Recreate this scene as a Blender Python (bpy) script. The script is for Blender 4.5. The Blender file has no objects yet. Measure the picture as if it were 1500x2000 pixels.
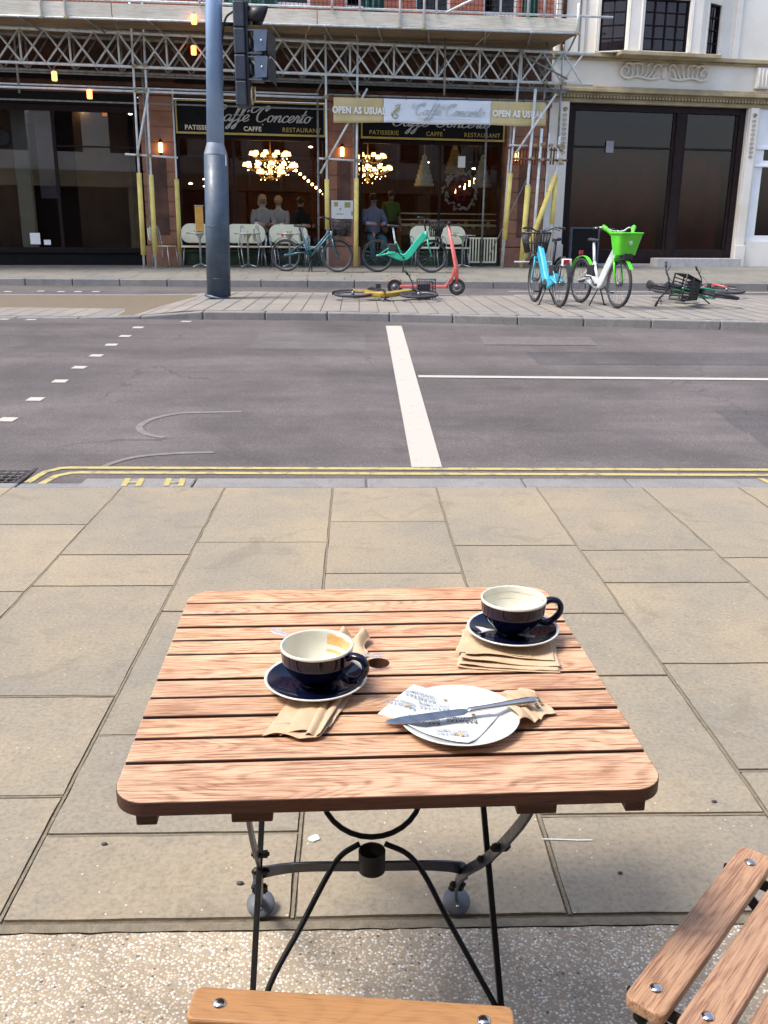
import bpy, bmesh, math, random
from mathutils import Vector, Matrix, noise as mn
rad = math.radians
random.seed(7)
S = bpy.context.scene
COL = S.collection
# ---------------------------------------------------------------- camera
cam_d = bpy.data.cameras.new("camera"); cam = bpy.data.objects.new("camera", cam_d); COL.objects.link(cam)
cam.rotation_mode = 'QUATERNION'
Rm = Matrix.Rotation(-rad(1.77), 3, 'Z') @ Matrix.Rotation(math.pi/2 - rad(16.73), 3, 'X') @ Matrix.Rotation(.008, 3, 'Z')
cam.matrix_world = Matrix.Translation((0, 0, 1.44)) @ Rm.to_4x4()
cam_d.sensor_fit = 'HORIZONTAL'; cam_d.sensor_width = 36; cam_d.lens = 36*1800/1500
cam_d.clip_start = .05; cam_d.clip_end = 500
S.camera = cam
# ---------------------------------------------------------------- world, sun, exposure
SUN_EL, SUN_AZ = 60, -108          # azimuth from +Y, negative = left
w = bpy.data.worlds.new("World"); S.world = w; w.use_nodes = True
nt = w.node_tree; bg = nt.nodes['Background']
sky = nt.nodes.new('ShaderNodeTexSky'); sky.sky_type = 'NISHITA'; sky.sun_disc = False
sky.sun_elevation = rad(SUN_EL); sky.sun_rotation = rad(SUN_AZ)
sky.air_density = 1.0; sky.dust_density = 3.0; sky.ozone_density = .6
nt.links.new(sky.outputs[0], bg.inputs[0]); bg.inputs[1].default_value = .13
sd = bpy.data.lights.new("sun", 'SUN'); so = bpy.data.objects.new("sun", sd); COL.objects.link(so)
sd.energy = 1.65; sd.angle = rad(18); sd.color = (1, .95, .88)
az = rad(SUN_AZ); el = rad(SUN_EL)
sdir = Vector((math.sin(az)*math.cos(el), math.cos(az)*math.cos(el), math.sin(el)))
so.rotation_euler = sdir.to_track_quat('Z', 'Y').to_euler(); so.location = (-5, 8, 30)
S.view_settings.view_transform = 'Standard'; S.view_settings.look = 'None'
S.view_settings.exposure = 1.5; S.view_settings.gamma = 1
S.cycles.max_bounces = 8; S.cycles.transparent_max_bounces = 16

# ================================================================ materials
def nodes(name):
    m = bpy.data.materials.new(name); m.use_nodes = True
    n = m.node_tree; b = n.nodes['Principled BSDF']
    return m, n, b
def link(n, a, b): n.links.new(a, b)
def coords(n, kind='Object', scale=(1,1,1)):
    t = n.nodes.new('ShaderNodeTexCoord'); mp = n.nodes.new('ShaderNodeMapping'); mp.inputs['Scale'].default_value = scale
    link(n, t.outputs[kind], mp.inputs[0]); return mp.outputs[0]
def noisen(n, co, scale, detail=4, rough=.55, dist=0):
    t = n.nodes.new('ShaderNodeTexNoise'); t.inputs['Scale'].default_value = scale; t.inputs['Detail'].default_value = detail
    t.inputs['Roughness'].default_value = rough; t.inputs['Distortion'].default_value = dist
    link(n, co, t.inputs['Vector']); return t.outputs['Fac']
def ramp(n, v, stops):
    r = n.nodes.new('ShaderNodeValToRGB'); e = r.color_ramp.elements
    while len(e) < len(stops): e.new(.5)
    for i, (p, c) in enumerate(stops):
        e[i].position = p; e[i].color = (c[0], c[1], c[2], 1) if not isinstance(c, (int, float)) else (c, c, c, 1)
    link(n, v, r.inputs[0]); return r.outputs[0]
def mix(n, fac, a, b, mode='MIX'):
    m = n.nodes.new('ShaderNodeMix'); m.data_type = 'RGBA'; m.blend_type = mode
    for inp, v in ((m.inputs[0], fac), (m.inputs[6], a), (m.inputs[7], b)):
        if isinstance(v, (int, float)): inp.default_value = v
        elif isinstance(v, tuple): inp.default_value = (v[0], v[1], v[2], 1)
        else: link(n, v, inp)
    return m.outputs[2]
def math_(n, op, a, b=0.0):
    m = n.nodes.new('ShaderNodeMath'); m.operation = op
    for inp, v in ((m.inputs[0], a), (m.inputs[1], b)):
        if isinstance(v, (int, float)): inp.default_value = v
        else: link(n, v, inp)
    return m.outputs[0]
def bump(n, b, h, strength=.3, dist=.01):
    bu = n.nodes.new('ShaderNodeBump'); bu.inputs['Strength'].default_value = strength; bu.inputs['Distance'].default_value = dist
    link(n, h, bu.inputs['Height']); link(n, bu.outputs[0], b.inputs['Normal'])
def pm(name, col, col2=None, scale=6, rough=.6, metal=0, bmp=0, bscale=None, kind='Object', coat=0, rr=.1, thr=(.35,.65), bd=.01):
    m, n, b = nodes(name)
    b.inputs['Metallic'].default_value = metal; b.inputs['Coat Weight'].default_value = coat
    b.inputs['Coat Roughness'].default_value = .08
    co = coords(n, kind)
    f = noisen(n, co, scale, 6)
    c2 = col2 or tuple(c*.82 for c in col)
    link(n, ramp(n, f, [(thr[0], c2), (thr[1], col)]), b.inputs['Base Color'])
    f2 = noisen(n, co, scale*3.1, 3)
    link(n, ramp(n, f2, [(.3, max(0, rough-rr)), (.7, min(1, rough+rr))]), b.inputs['Roughness'])
    if bmp: bump(n, b, noisen(n, co, bscale or scale*5, 5), bmp, bd)
    return m
def emit(name, col, strength):
    m, n, b = nodes(name); b.inputs['Base Color'].default_value = (*col, 1)
    b.inputs['Emission Color'].default_value = (*col, 1); b.inputs['Emission Strength'].default_value = strength; return m
def glassm(name, tint=(.8,.85,.85), refl=1.0, rough=0.0):
    m = bpy.data.materials.new(name); m.use_nodes = True; n = m.node_tree; n.nodes.remove(n.nodes['Principled BSDF'])
    tr = n.nodes.new('ShaderNodeBsdfTransparent'); tr.inputs[0].default_value = (*tint, 1)
    gl = n.nodes.new('ShaderNodeBsdfGlossy'); gl.inputs['Roughness'].default_value = rough
    fr = n.nodes.new('ShaderNodeFresnel'); fr.inputs[0].default_value = 1.6
    mx = n.nodes.new('ShaderNodeMixShader'); link(n, math_(n, 'MULTIPLY', fr.outputs[0], refl), mx.inputs[0])
    link(n, tr.outputs[0], mx.inputs[1]); link(n, gl.outputs[0], mx.inputs[2]); link(n, mx.outputs[0], n.nodes['Material Output'].inputs[0])
    return m
def woodm(name, light, dark, stain, along='X', rough=.55, grain=1.0, weather=.5, freq=9.0):
    """grain runs along one local axis; face attribute rnd shifts each board's figure"""
    m, n, b = nodes(name)
    t = n.nodes.new('ShaderNodeTexCoord'); at = n.nodes.new('ShaderNodeAttribute'); at.attribute_name = 'rnd'
    add = n.nodes.new('ShaderNodeVectorMath'); add.operation = 'MULTIPLY_ADD'
    cr = n.nodes.new('ShaderNodeCombineXYZ')
    for i in range(3): link(n, at.outputs['Fac'], cr.inputs[i])
    link(n, cr.outputs[0], add.inputs[0]); add.inputs[1].default_value = (37, 71, 53); link(n, t.outputs['Object'], add.inputs[2])
    def mp(s):
        q = n.nodes.new('ShaderNodeMapping'); q.inputs['Scale'].default_value = s; link(n, add.outputs[0], q.inputs[0]); return q.outputs[0]
    S1 = (2.0, 10, 10) if along == 'X' else (10, 2.0, 10)
    S2 = (12, 420, 420) if along == 'X' else (420, 12, 420)
    S3 = (25, 420, 420) if along == 'X' else (420, 25, 420)
    rings = noisen(n, mp(S1), 1.0, 1.5, .45, .35)
    s = math_(n, 'SINE', math_(n, 'MULTIPLY', rings, freq*16))
    s = math_(n, 'MULTIPLY_ADD', s, .5); n.nodes[-1].inputs[2].default_value = .5
    fine = noisen(n, mp(S2), 1.0, 4, .65)
    pore = noisen(n, mp(S3), 1.0, 2, .6)
    g = ramp(n, s, [(.55, 0.0), (.80, .45), (.97, 1.0)])
    g2 = ramp(n, fine, [(.36, 1.0), (.60, 0.0)])
    f = math_(n, 'MULTIPLY', g, math_(n, 'ADD', math_(n, 'MULTIPLY', g2, .75), .30)); f = math_(n, 'MULTIPLY', f, .62*grain)
    f = math_(n, 'ADD', f, math_(n, 'MULTIPLY', ramp(n, fine, [(.32, .80), (.52, 0)]), grain))
    f = math_(n, 'ADD', f, math_(n, 'MULTIPLY', ramp(n, pore, [(.34, .50), (.46, 0)]), grain)); n.nodes[-1].use_clamp = True
    c = mix(n, f, light, dark)
    big = noisen(n, mp((5, 13, 13) if along == 'X' else (13, 5, 13)), 1.0, 5, .65, .8)
    c = mix(n, math_(n, 'MULTIPLY', ramp(n, big, [(.50, 0), (.66, 1)]), math_(n, 'MULTIPLY', math_(n, 'ADD', g2, .35), weather)), c, stain)
    tone = ramp(n, at.outputs['Fac'], [(0, (.80,.77,.73)), (.35, (.97,.98,.98)), (.7, (1.0,.97,.92)), (1, (1.10,1.11,1.12))])
    c = mix(n, 1.0, c, tone, 'MULTIPLY')
    link(n, c, b.inputs['Base Color']); link(n, ramp(n, fine, [(.3, rough+.12), (.7, rough-.08)]), b.inputs['Roughness'])
    bump(n, b, math_(n, 'SUBTRACT', 1.0, f), .35, .0015)
    return m

M = {}
M['wood_top'] = woodm('weathered_teak', (.66,.415,.265), (.25,.11,.055), (.29,.125,.062), weather=.85, grain=1.0)
M['wood_edge'] = woodm('teak_edge', (.075,.024,.012), (.035,.011,.006), (.05,.016,.008), weather=.4)  # less weathered red sides, darkened further to carry the shade on them
M['wood_chair'] = woodm('oiled_acacia', (.44,.235,.105), (.26,.12,.045), (.36,.185,.08), grain=.55, weather=.3, rough=.42)
M['wood_chair2'] = woodm('grained_oak', (.56,.31,.17), (.25,.115,.06), (.42,.22,.13), grain=1.1, weather=.35, rough=.45, along='Y')
M['iron'] = pm('black_iron', (.006,.006,.007), (.012,.011,.012), 30, .48, 0, .15, 90, bd=.002); M['iron'].node_tree.nodes['Principled BSDF'].inputs['Specular IOR Level'].default_value = .25
M['strap'] = pm('blue_grey_strap', (.022,.028,.050), (.014,.018,.03), 25, .4, 0, .1, bd=.002)
M['rubber'] = pm('grey_rubber', (.12,.13,.15), (.07,.075,.085), 20, .55)
M['steel'] = pm('stainless', (.66,.62,.58), (.52,.48,.45), 12, .2, 1, rr=.06)
M['blade'] = pm('knife_steel', (.30,.29,.29), (.44,.43,.42), 45, .22, 1, rr=.08)
M['spoon'] = pm('spoon_steel', (.80,.78,.76), (.66,.64,.62), 12, .28, .55, rr=.06)
M['zinc'] = pm('galvanised_tube', (.74,.77,.76), (.54,.57,.56), 9, .45, .05, rr=.12)
M['zinc_dark'] = pm('dirty_tube', (.30,.31,.30), (.17,.17,.16), 9, .5, .1)
M['brass'] = pm('coupler_brass', (.42,.37,.22), (.22,.17,.1), 30, .5, .4)
M['rust'] = pm('rusty_tube', (.22,.075,.04), (.11,.04,.025), 22, .8)
M['foam'] = pm('yellow_foam', (.78,.66,.20), (.62,.50,.15), 5, .8)
M['navy'] = pm('navy_glaze', (.0025,.004,.018), (.0035,.0055,.024), 14, .08, rr=.02); M['navy'].node_tree.nodes['Principled BSDF'].inputs['Specular IOR Level'].default_value = .36
M['cream'] = pm('cream_glaze', (.68,.675,.60), (.64,.625,.53), 9, .16, coat=.8, rr=.04)
M['white_glaze'] = pm('white_glaze', (.66,.68,.66), (.62,.64,.62), 9, .14, coat=.8, rr=.04)
M['coffee'] = pm('coffee_film', (.62,.36,.12), (.70,.50,.24), 60, .3)
M['kraft'] = pm('kraft_paper', (.56,.41,.27), (.48,.34,.21), 22, .85, bmp=.35, bscale=45, bd=.003)
M['paper'] = pm('white_paper', (.64,.66,.68), (.58,.61,.64), 16, .6, bmp=.2, bscale=30, bd=.002)
M['ink'] = pm('grey_ink', (.26,.28,.30), (.34,.36,.38), 60, .7)
M['ink_dark'] = pm('dark_ink', (.03,.035,.03), (.06,.06,.05), 60, .7)
M['crumb'] = pm('pastry_crumb', (.75,.45,.08), (.6,.3,.05), 200, .8)
# stone slabs with per-slab tone
def slabm(name, a, b2, c3, big=1.2, fine=70, rough=.75, sp=.35):
    m, n, b = nodes(name); co = coords(n)
    at = n.nodes.new('ShaderNodeAttribute'); at.attribute_name = 'rnd'
    f = noisen(n, co, big, 7, .62, .5); f2 = noisen(n, co, fine, 4, .7); f3 = noisen(n, co, 9, 5, .6, .3)
    c = mix(n, ramp(n, f, [(.35, 0), (.65, 1)]), a, b2)
    c = mix(n, math_(n, 'MULTIPLY', ramp(n, f3, [(.52, 0), (.74, 1)]), .55), c, c3)
    c = mix(n, 1.0, c, ramp(n, f2, [(.25, 1-sp), (.5, 1), (.75, 1+sp*.6)]), 'MULTIPLY')
    v = n.nodes.new('ShaderNodeTexVoronoi'); v.inputs['Scale'].default_value = 5; link(n, co, v.inputs['Vector'])
    gum = math_(n, 'LESS_THAN', math_(n, 'ADD', v.outputs['Distance'], math_(n, 'MULTIPLY', f3, .12)), .125)
    c = mix(n, math_(n, 'MULTIPLY', gum, .30), c, tuple(x*.5 for x in a))
    st = noisen(n, co, 2.3, 7, .7, 1.6); c = mix(n, ramp(n, st, [(.56, 0), (.62, .36), (.8, .5)]), c, tuple(x*.55 for x in a))
    v2 = n.nodes.new('ShaderNodeTexVoronoi'); v2.inputs['Scale'].default_value = 26; link(n, co, v2.inputs['Vector'])
    wh = math_(n, 'LESS_THAN', v2.outputs['Distance'], .065)
    c = mix(n, math_(n, 'MULTIPLY', wh, .6), c, (.7,.66,.58))
    c = mix(n, 1.0, c, ramp(n, at.outputs['Fac'], [(0, (.86,.87,.90)), (.5, (.98,.97,.96)), (1, (1.07,1.03,.97))]), 'MULTIPLY')
    link(n, c, b.inputs['Base Color']); b.inputs['Roughness'].default_value = rough
    bump(n, b, f2, .35, .004); return m
M['york'] = slabm('york_stone', (.29,.24,.165), (.215,.195,.155), (.18,.162,.128), big=1.3, sp=.34)
M['york_far'] = slabm('grey_york_stone', (.185,.18,.155), (.155,.15,.135), (.13,.125,.11), big=.9, sp=.2)
M['mortar'] = pm('joint_mortar', (.15,.122,.085), (.10,.08,.056), 60, .95, bmp=.4)
M['mortar_light'] = pm('joint_strip', (.21,.175,.12), (.155,.13,.09), 40, .95, bmp=.5, bscale=120)
M['kerbstone'] = slabm('granite_kerb', (.21,.21,.215), (.165,.165,.17), (.135,.13,.13), big=2, fine=90, sp=.4)
M['paver'] = slabm('island_paver', (.23,.215,.195), (.19,.18,.168), (.15,.145,.135), big=.8, fine=50, sp=.2)
def aggm():
    m, n, b = nodes('washed_aggregate'); co = coords(n)
    ca = None
    v = n.nodes.new('ShaderNodeTexVoronoi'); v.inputs['Scale'].default_value = 150; link(n, co, v.inputs['Vector'])
    sep = n.nodes.new('ShaderNodeSeparateColor'); link(n, v.outputs['Color'], sep.inputs[0])
    stone = ramp(n, sep.outputs[0], [(0, (.08,.075,.07)), (.05, (.34,.26,.19)), (.25, (.55,.47,.37)), (.5, (.66,.60,.49)), (.70, (.62,.42,.28)), (.76, (.74,.69,.60)), (1, (.84,.82,.77))])
    n.nodes[-1].color_ramp.interpolation = 'CONSTANT' if False else 'LINEAR'
    fine = noisen(n, co, 260, 3, .7)
    mort = mix(n, fine, (.20,.155,.10), (.50,.42,.31))
    c = mix(n, ramp(n, v.outputs['Distance'], [(.28, 1), (.52, 0)]), mort, stone)
    v2 = n.nodes.new('ShaderNodeTexVoronoi'); v2.inputs['Scale'].default_value = 62; link(n, co, v2.inputs['Vector'])
    s2 = n.nodes.new('ShaderNodeSeparateColor'); link(n, v2.outputs['Color'], s2.inputs[0])
    col2 = ramp(n, s2.outputs[1], [(0, (.10,.095,.09)), (.25, (.22,.19,.16)), (.5, (.64,.60,.52)), (.75, (.48,.31,.20)), (1, (.56,.49,.36))])
    pick = math_(n, 'MULTIPLY', math_(n, 'LESS_THAN', math_(n, 'ADD', v2.outputs['Distance'], math_(n, 'MULTIPLY', fine, .25)), .36), math_(n, 'GREATER_THAN', s2.outputs[0], .62))
    c = mix(n, pick, c, col2)
    big = noisen(n, co, 3.2, 5, .6, .5)
    c = mix(n, 1.0, c, ramp(n, big, [(.3, .60), (.5, .90), (.7, 1.10)]), 'MULTIPLY')
    st = noisen(n, co, 5.5, 6, .7, .8)
    c = mix(n, ramp(n, st, [(.62, 0), (.68, .55)]), c, (.16,.15,.14))
    link(n, c, b.inputs['Base Color']); b.inputs['Roughness'].default_value = .85
    bump(n, b, v.outputs['Distance'], .4, .004); return m
M['agg'] = aggm()
def asphaltm(name, base, hi):
    m, n, b = nodes(name); co = coords(n)
    f = noisen(n, co, 150, 3, .8); g = noisen(n, co, .45, 6, .6, .8); h = noisen(n, co, 3, 7, .7)
    tr = noisen(n, coords(n, 'Object', (.12, 1.6, 1)), 1.0, 5, .6, .3)
    c = mix(n, ramp(n, f, [(.35, 0), (.68, 1)]), base, hi)
    v = n.nodes.new('ShaderNodeTexVoronoi'); v.inputs['Scale'].default_value = 70; link(n, co, v.inputs['Vector'])
    sp = n.nodes.new('ShaderNodeSeparateColor'); link(n, v.outputs['Color'], sp.inputs[0])
    chip = math_(n, 'MULTIPLY', math_(n, 'LESS_THAN', v.outputs['Distance'], .30), math_(n, 'GREATER_THAN', sp.outputs[0], .72))
    c = mix(n, math_(n, 'MULTIPLY', chip, .55), c, (.24,.22,.21))
    c = mix(n, 1.0, c, ramp(n, g, [(.3, .66), (.7, 1.3)]), 'MULTIPLY')
    c = mix(n, 1.0, c, ramp(n, tr, [(.32, .78), (.68, 1.22)]), 'MULTIPLY')
    c = mix(n, 1.0, c, ramp(n, h, [(.3, .84), (.7, 1.12)]), 'MULTIPLY')
    ve = n.nodes.new('ShaderNodeTexVoronoi'); ve.feature = 'DISTANCE_TO_EDGE'; ve.inputs['Scale'].default_value = .55
    cw = n.nodes.new('ShaderNodeVectorMath'); cw.operation = 'MULTIPLY_ADD'; nz = n.nodes.new('ShaderNodeTexNoise'); nz.inputs['Scale'].default_value = 2.2; nz.inputs['Detail'].default_value = 6
    link(n, co, nz.inputs['Vector']); link(n, nz.outputs['Color'], cw.inputs[0]); cw.inputs[1].default_value = (.7, .7, 0); link(n, co, cw.inputs[2]); link(n, cw.outputs[0], ve.inputs['Vector'])
    cr = math_(n, 'MULTIPLY', math_(n, 'LESS_THAN', ve.outputs['Distance'], .006), ramp(n, g, [(.52, 0), (.60, .45)]))
    c = mix(n, cr, c, (.018,.017,.017))
    oil = noisen(n, co, 1.7, 5, .6, .5); c = mix(n, ramp(n, oil, [(.66, 0), (.74, .45)]), c, (.028,.026,.027))
    link(n, c, b.inputs['Base Color']); b.inputs['Roughness'].default_value = .8; bump(n, b, f, .5, .006); return m
M['asphalt'] = asphaltm('asphalt', (.042,.036,.037), (.135,.118,.115))
M['patch'] = asphaltm('asphalt_patch', (.030,.027,.029), (.095,.088,.09)); M['patch2'] = asphaltm('asphalt_patch_pale', (.055,.05,.05), (.15,.138,.135))
def paintm(name, col, wear=.45):
    m, n, b = nodes(name); co = coords(n)
    f = noisen(n, co, 14, 8, .75, .3); g = noisen(n, co, 120, 3, .7)
    f2 = noisen(n, coords(n, 'Object', (1.5, 30, 1)), 1.0, 3, .6)
    k = math_(n, 'ADD', math_(n, 'MULTIPLY', ramp(n, f, [(wear, .8), (wear+.10, 0)]), .9), ramp(n, f2, [(.27, .6), (.33, 0)])); n.nodes[-1].use_clamp = True
    c = mix(n, k, col, (.13,.12,.115)); c = mix(n, 1.0, c, ramp(n, g, [(.3, .8), (.6, 1)]), 'MULTIPLY')
    link(n, c, b.inputs['Base Color']); b.inputs['Roughness'].default_value = .7; return m
M['road_white'] = paintm('white_road_paint', (.40,.38,.345), .30)
M['road_faint'] = paintm('worn_white_paint', (.19,.18,.175), .50)
M['road_yellow'] = paintm('yellow_road_paint', (.40,.335,.13), .38)
M['cover'] = pm('worn_cover', (.135,.12,.115), (.10,.088,.085), 14, .7)
M['grate'] = pm('cast_iron_grate', (.09,.085,.085), (.04,.038,.038), 20, .6, .4)
M['sand'] = pm('red_sandstone', (.36,.17,.105), (.24,.11,.07), 3, .8, bmp=.3, bscale=30)
M['sand_dark'] = pm('dark_sandstone', (.15,.07,.045), (.07,.035,.024), 3, .8, bmp=.3, bscale=30)
M['portland'] = pm('portland_stone', (.80,.76,.69), (.68,.63,.54), 1.1, .75, bmp=.25, bscale=26, thr=(.3,.6))
M['portland_trim'] = pm('weathered_cornice', (.42,.35,.22), (.28,.22,.13), 2.5, .8, bmp=.3, bscale=30)
M['granite_base'] = pm('granite_plinth', (.46,.44,.43), (.36,.345,.34), 9, .7, bmp=.2)
M['dark_frame'] = pm('dark_bronze_frame', (.014,.008,.009), (.022,.012,.012), 6, .5)
M['blackpaint'] = pm('black_paint', (.006,.006,.007), (.010,.009,.010), 6, .55)
M['blackpaint'].node_tree.nodes['Principled BSDF'].inputs['Specular IOR Level'].default_value = .15
M['gold'] = pm('gold_leaf', (.62,.46,.14), (.48,.34,.09), 20, .35, .5)
M['silver_letters'] = pm('silver_letters', (.62,.60,.54), (.5,.48,.42), 20, .35, .3)
M['cream_letters'] = pm('cream_letters', (.80,.74,.50), (.7,.63,.4), 20, .5)
M['dark_frame'].node_tree.nodes['Principled BSDF'].inputs['Specular IOR Level'].default_value = .15
M['glass'] = glassm('window_glass', (.82,.82,.80), .45)
M['glass_clear'] = glassm('shop_glass', (.80,.80,.80), 1.7)
M['glass_dark'] = glassm('tinted_glass', (.62,.50,.52), .7)
M['in_dark'] = pm('interior_maroon', (.13,.034,.020), (.055,.015,.011), 1.2, .7)
M['in_black'] = pm('interior_black', (.02,.014,.018), (.03,.018,.02), 2, .8)
M['in_floor'] = pm('interior_floor', (.12,.07,.05), (.08,.045,.03), 4, .4)
M['in_brown'] = pm('brown_partition', (.30,.17,.08), (.20,.11,.05), 1.5, .6)
M['in_grey'] = pm('grey_curtain', (.30,.29,.32), (.20,.19,.22), 2, .8)
M['col_green'] = pm('pale_green_column', (.46,.50,.42), (.36,.40,.34), 3, .6)
M['white_paint'] = pm('white_painted_timber', (.78,.80,.82), (.70,.72,.75), 2, .5)
M['banner_gold'] = pm('gold_vinyl', (.62,.52,.27), (.54,.44,.21), 2.5, .55, bmp=.2, bscale=4)
M['banner_white'] = pm('white_vinyl', (.78,.82,.88), (.70,.75,.82), 2, .5)
M['banner_ink'] = pm('sage_print', (.42,.48,.46), (.5,.55,.52), 20, .6)
M['banner_crest'] = pm('olive_print', (.35,.33,.10), (.45,.42,.18), 60, .6)
M['plain_white'] = pm('white_print', (.86,.86,.84), (.8,.8,.77), 8, .5)
def boardm(name, a, b2):
    m, n, b = nodes(name); co = coords(n, 'Object', (1.2, 14, 14)); f = noisen(n, co, 2.2, 6, .65, .4)
    co2 = coords(n, 'Object'); g = noisen(n, co2, .8, 4)
    c = mix(n, ramp(n, f, [(.35, 0), (.65, 1)]), a, b2); c = mix(n, 1.0, c, ramp(n, g, [(.3, .75), (.7, 1.15)]), 'MULTIPLY')
    link(n, c, b.inputs['Base Color']); b.inputs['Roughness'].default_value = .85; bump(n, b, f, .4, .01); return m
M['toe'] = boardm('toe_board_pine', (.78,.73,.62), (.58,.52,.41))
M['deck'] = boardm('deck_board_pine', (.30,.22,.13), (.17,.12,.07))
M['net'] = pm('green_net', (.05,.16,.13), (.03,.09,.09), 3, .8)
M['brickred'] = None
M['lamp_blue'] = pm('blue_grey_pole_paint', (.27,.39,.58), (.21,.32,.50), 2, .38, .1, coat=.25)
M['lamp_dark'] = pm('dark_pole_base_paint', (.055,.085,.125), (.035,.055,.085), 5, .5, coat=.1)
M['lamp_collar'] = pm('grey_collar', (.30,.33,.38), (.22,.24,.28), 5, .4, .3)
M['sig_body'] = pm('signal_housing', (.035,.045,.065), (.022,.028,.045), 8, .45)
M['sig_visor'] = pm('signal_visor_face', (.10,.14,.21), (.075,.11,.17), 8, .45)
M['sig_black'] = pm('signal_black', (.008,.008,.010), (.014,.014,.016), 8, .5)
M['lens'] = pm('signal_lens', (.10,.11,.12), (.06,.065,.07), 20, .12, coat=1)
M['amber_arrow'] = pm('amber_arrow', (.75,.55,.28), (.6,.42,.2), 20, .4)
M['amber'] = emit('amber_ghost_glow', (1, .30, .08), 1.6)  # emission for the reflection ghosts on the scaffold, not a real lamp
M['warm'] = emit('warm_bulb', (1, .62, .25), 9)
M['warm_soft'] = emit('warm_shade', (1, .55, .22), 2.6)
M['warm_wall'] = emit('wall_lamp_glow', (1, .50, .16), 3.0)
M['downlight'] = emit('downlight', (1, .85, .6), 9)
M['amber_box'] = pm('amber_box', (.62,.34,.08), (.5,.26,.05), 6, .5)
M['bench_cream'] = pm('cream_bench_panel', (.82,.80,.60), (.74,.72,.52), 3, .5)
M['chrome_tube'] = pm('pale_metal_tube', (.55,.58,.58), (.4,.42,.42), 9, .3, .6)
M['hedge'] = pm('dark_green_panel', (.05,.085,.05), (.03,.05,.03), 6, .8)
M['tyre'] = pm('tyre', (.022,.022,.026), (.035,.035,.04), 20, .8)
M['rim'] = pm('wheel_rim', (.16,.17,.19), (.1,.1,.12), 20, .4, .5)
M['bike_black'] = pm('bike_black', (.015,.016,.02), (.025,.026,.03), 20, .5)
M['lime'] = pm('lime_green_plastic', (.10,.62,.02), (.08,.50,.015), 6, .4, coat=.3)
M['bike_white'] = pm('bike_white', (.62,.66,.68), (.52,.56,.58), 6, .4, coat=.3)
M['cyan'] = pm('sky_blue_paint', (.05,.42,.60), (.04,.34,.50), 6, .4, coat=.3)
M['mint'] = pm('mint_paint', (.03,.46,.30), (.025,.38,.25), 6, .4, coat=.3)
M['green2'] = pm('emerald_paint', (.015,.34,.17), (.012,.27,.13), 6, .4, coat=.3)
M['coral'] = pm('coral_red_paint', (.62,.13,.12), (.5,.10,.09), 6, .45, coat=.3)
M['yellowp'] = pm('yellow_paint', (.40,.27,.05), (.26,.17,.03), 6, .5)
M['petrol'] = pm('petrol_blue_paint', (.03,.13,.18), (.02,.09,.13), 6, .4, coat=.3)
M['red_lens'] = pm('red_lens', (.4,.02,.04), (.3,.015,.03), 20, .3, coat=.5)
M['skin'] = pm('skin', (.50,.28,.19), (.44,.23,.15), 20, .55)
M['hair_blond'] = pm('blond_hair', (.78,.55,.30), (.58,.38,.18), 60, .6)
M['hair_dark'] = pm('dark_hair', (.04,.025,.02), (.02,.012,.01), 60, .5)
M['cl_blue'] = pm('blue_shirt', (.16,.24,.52), (.12,.19,.44), 8, .85)
M['cl_lav'] = pm('pale_blue_shirt', (.36,.40,.62), (.30,.34,.54), 8, .85)
M['cl_white'] = pm('white_top', (.72,.70,.70), (.6,.58,.58), 8, .85)
M['cl_navy'] = pm('navy_trousers', (.025,.04,.07), (.018,.03,.055), 8, .85)
M['cl_teal'] = pm('teal_trousers', (.03,.10,.12), (.02,.07,.09), 8, .85)
M['cl_black'] = pm('black_clothes', (.02,.018,.022), (.03,.026,.03), 8, .85)
M['cl_green'] = pm('olive_green_top', (.14,.20,.04), (.10,.15,.03), 8, .85)
M['icing'] = pm('white_icing', (.62,.66,.55), (.5,.54,.44), 12, .5)
M['icing_gold'] = pm('golden_icing', (.45,.32,.10), (.35,.24,.07), 12, .5)
M['floral'] = pm('silver_baubles', (.55,.52,.52), (.3,.26,.28), 40, .4)
M['redfloral'] = pm('red_flowers', (.35,.03,.05), (.22,.015,.03), 40, .6)
def brickm():
    m, n, b = nodes('red_brick_wall'); co = coords(n)
    sx = n.nodes.new('ShaderNodeSeparateXYZ'); link(n, co, sx.inputs[0]); cx = n.nodes.new('ShaderNodeCombineXYZ')
    link(n, sx.outputs[0], cx.inputs[0]); link(n, sx.outputs[2], cx.inputs[1])
    t = n.nodes.new('ShaderNodeTexBrick'); t.inputs['Scale'].default_value = 4.4; t.inputs['Color1'].default_value = (.40,.13,.085,1)
    t.inputs['Color2'].default_value = (.30,.09,.06,1); t.inputs['Mortar'].default_value = (.30,.24,.2,1); t.inputs['Mortar Size'].default_value = .012
    link(n, cx.outputs[0], t.inputs['Vector']); link(n, t.outputs[0], b.inputs['Base Color']); b.inputs['Roughness'].default_value = .9; return m
M['brickred'] = brickm()

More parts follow.
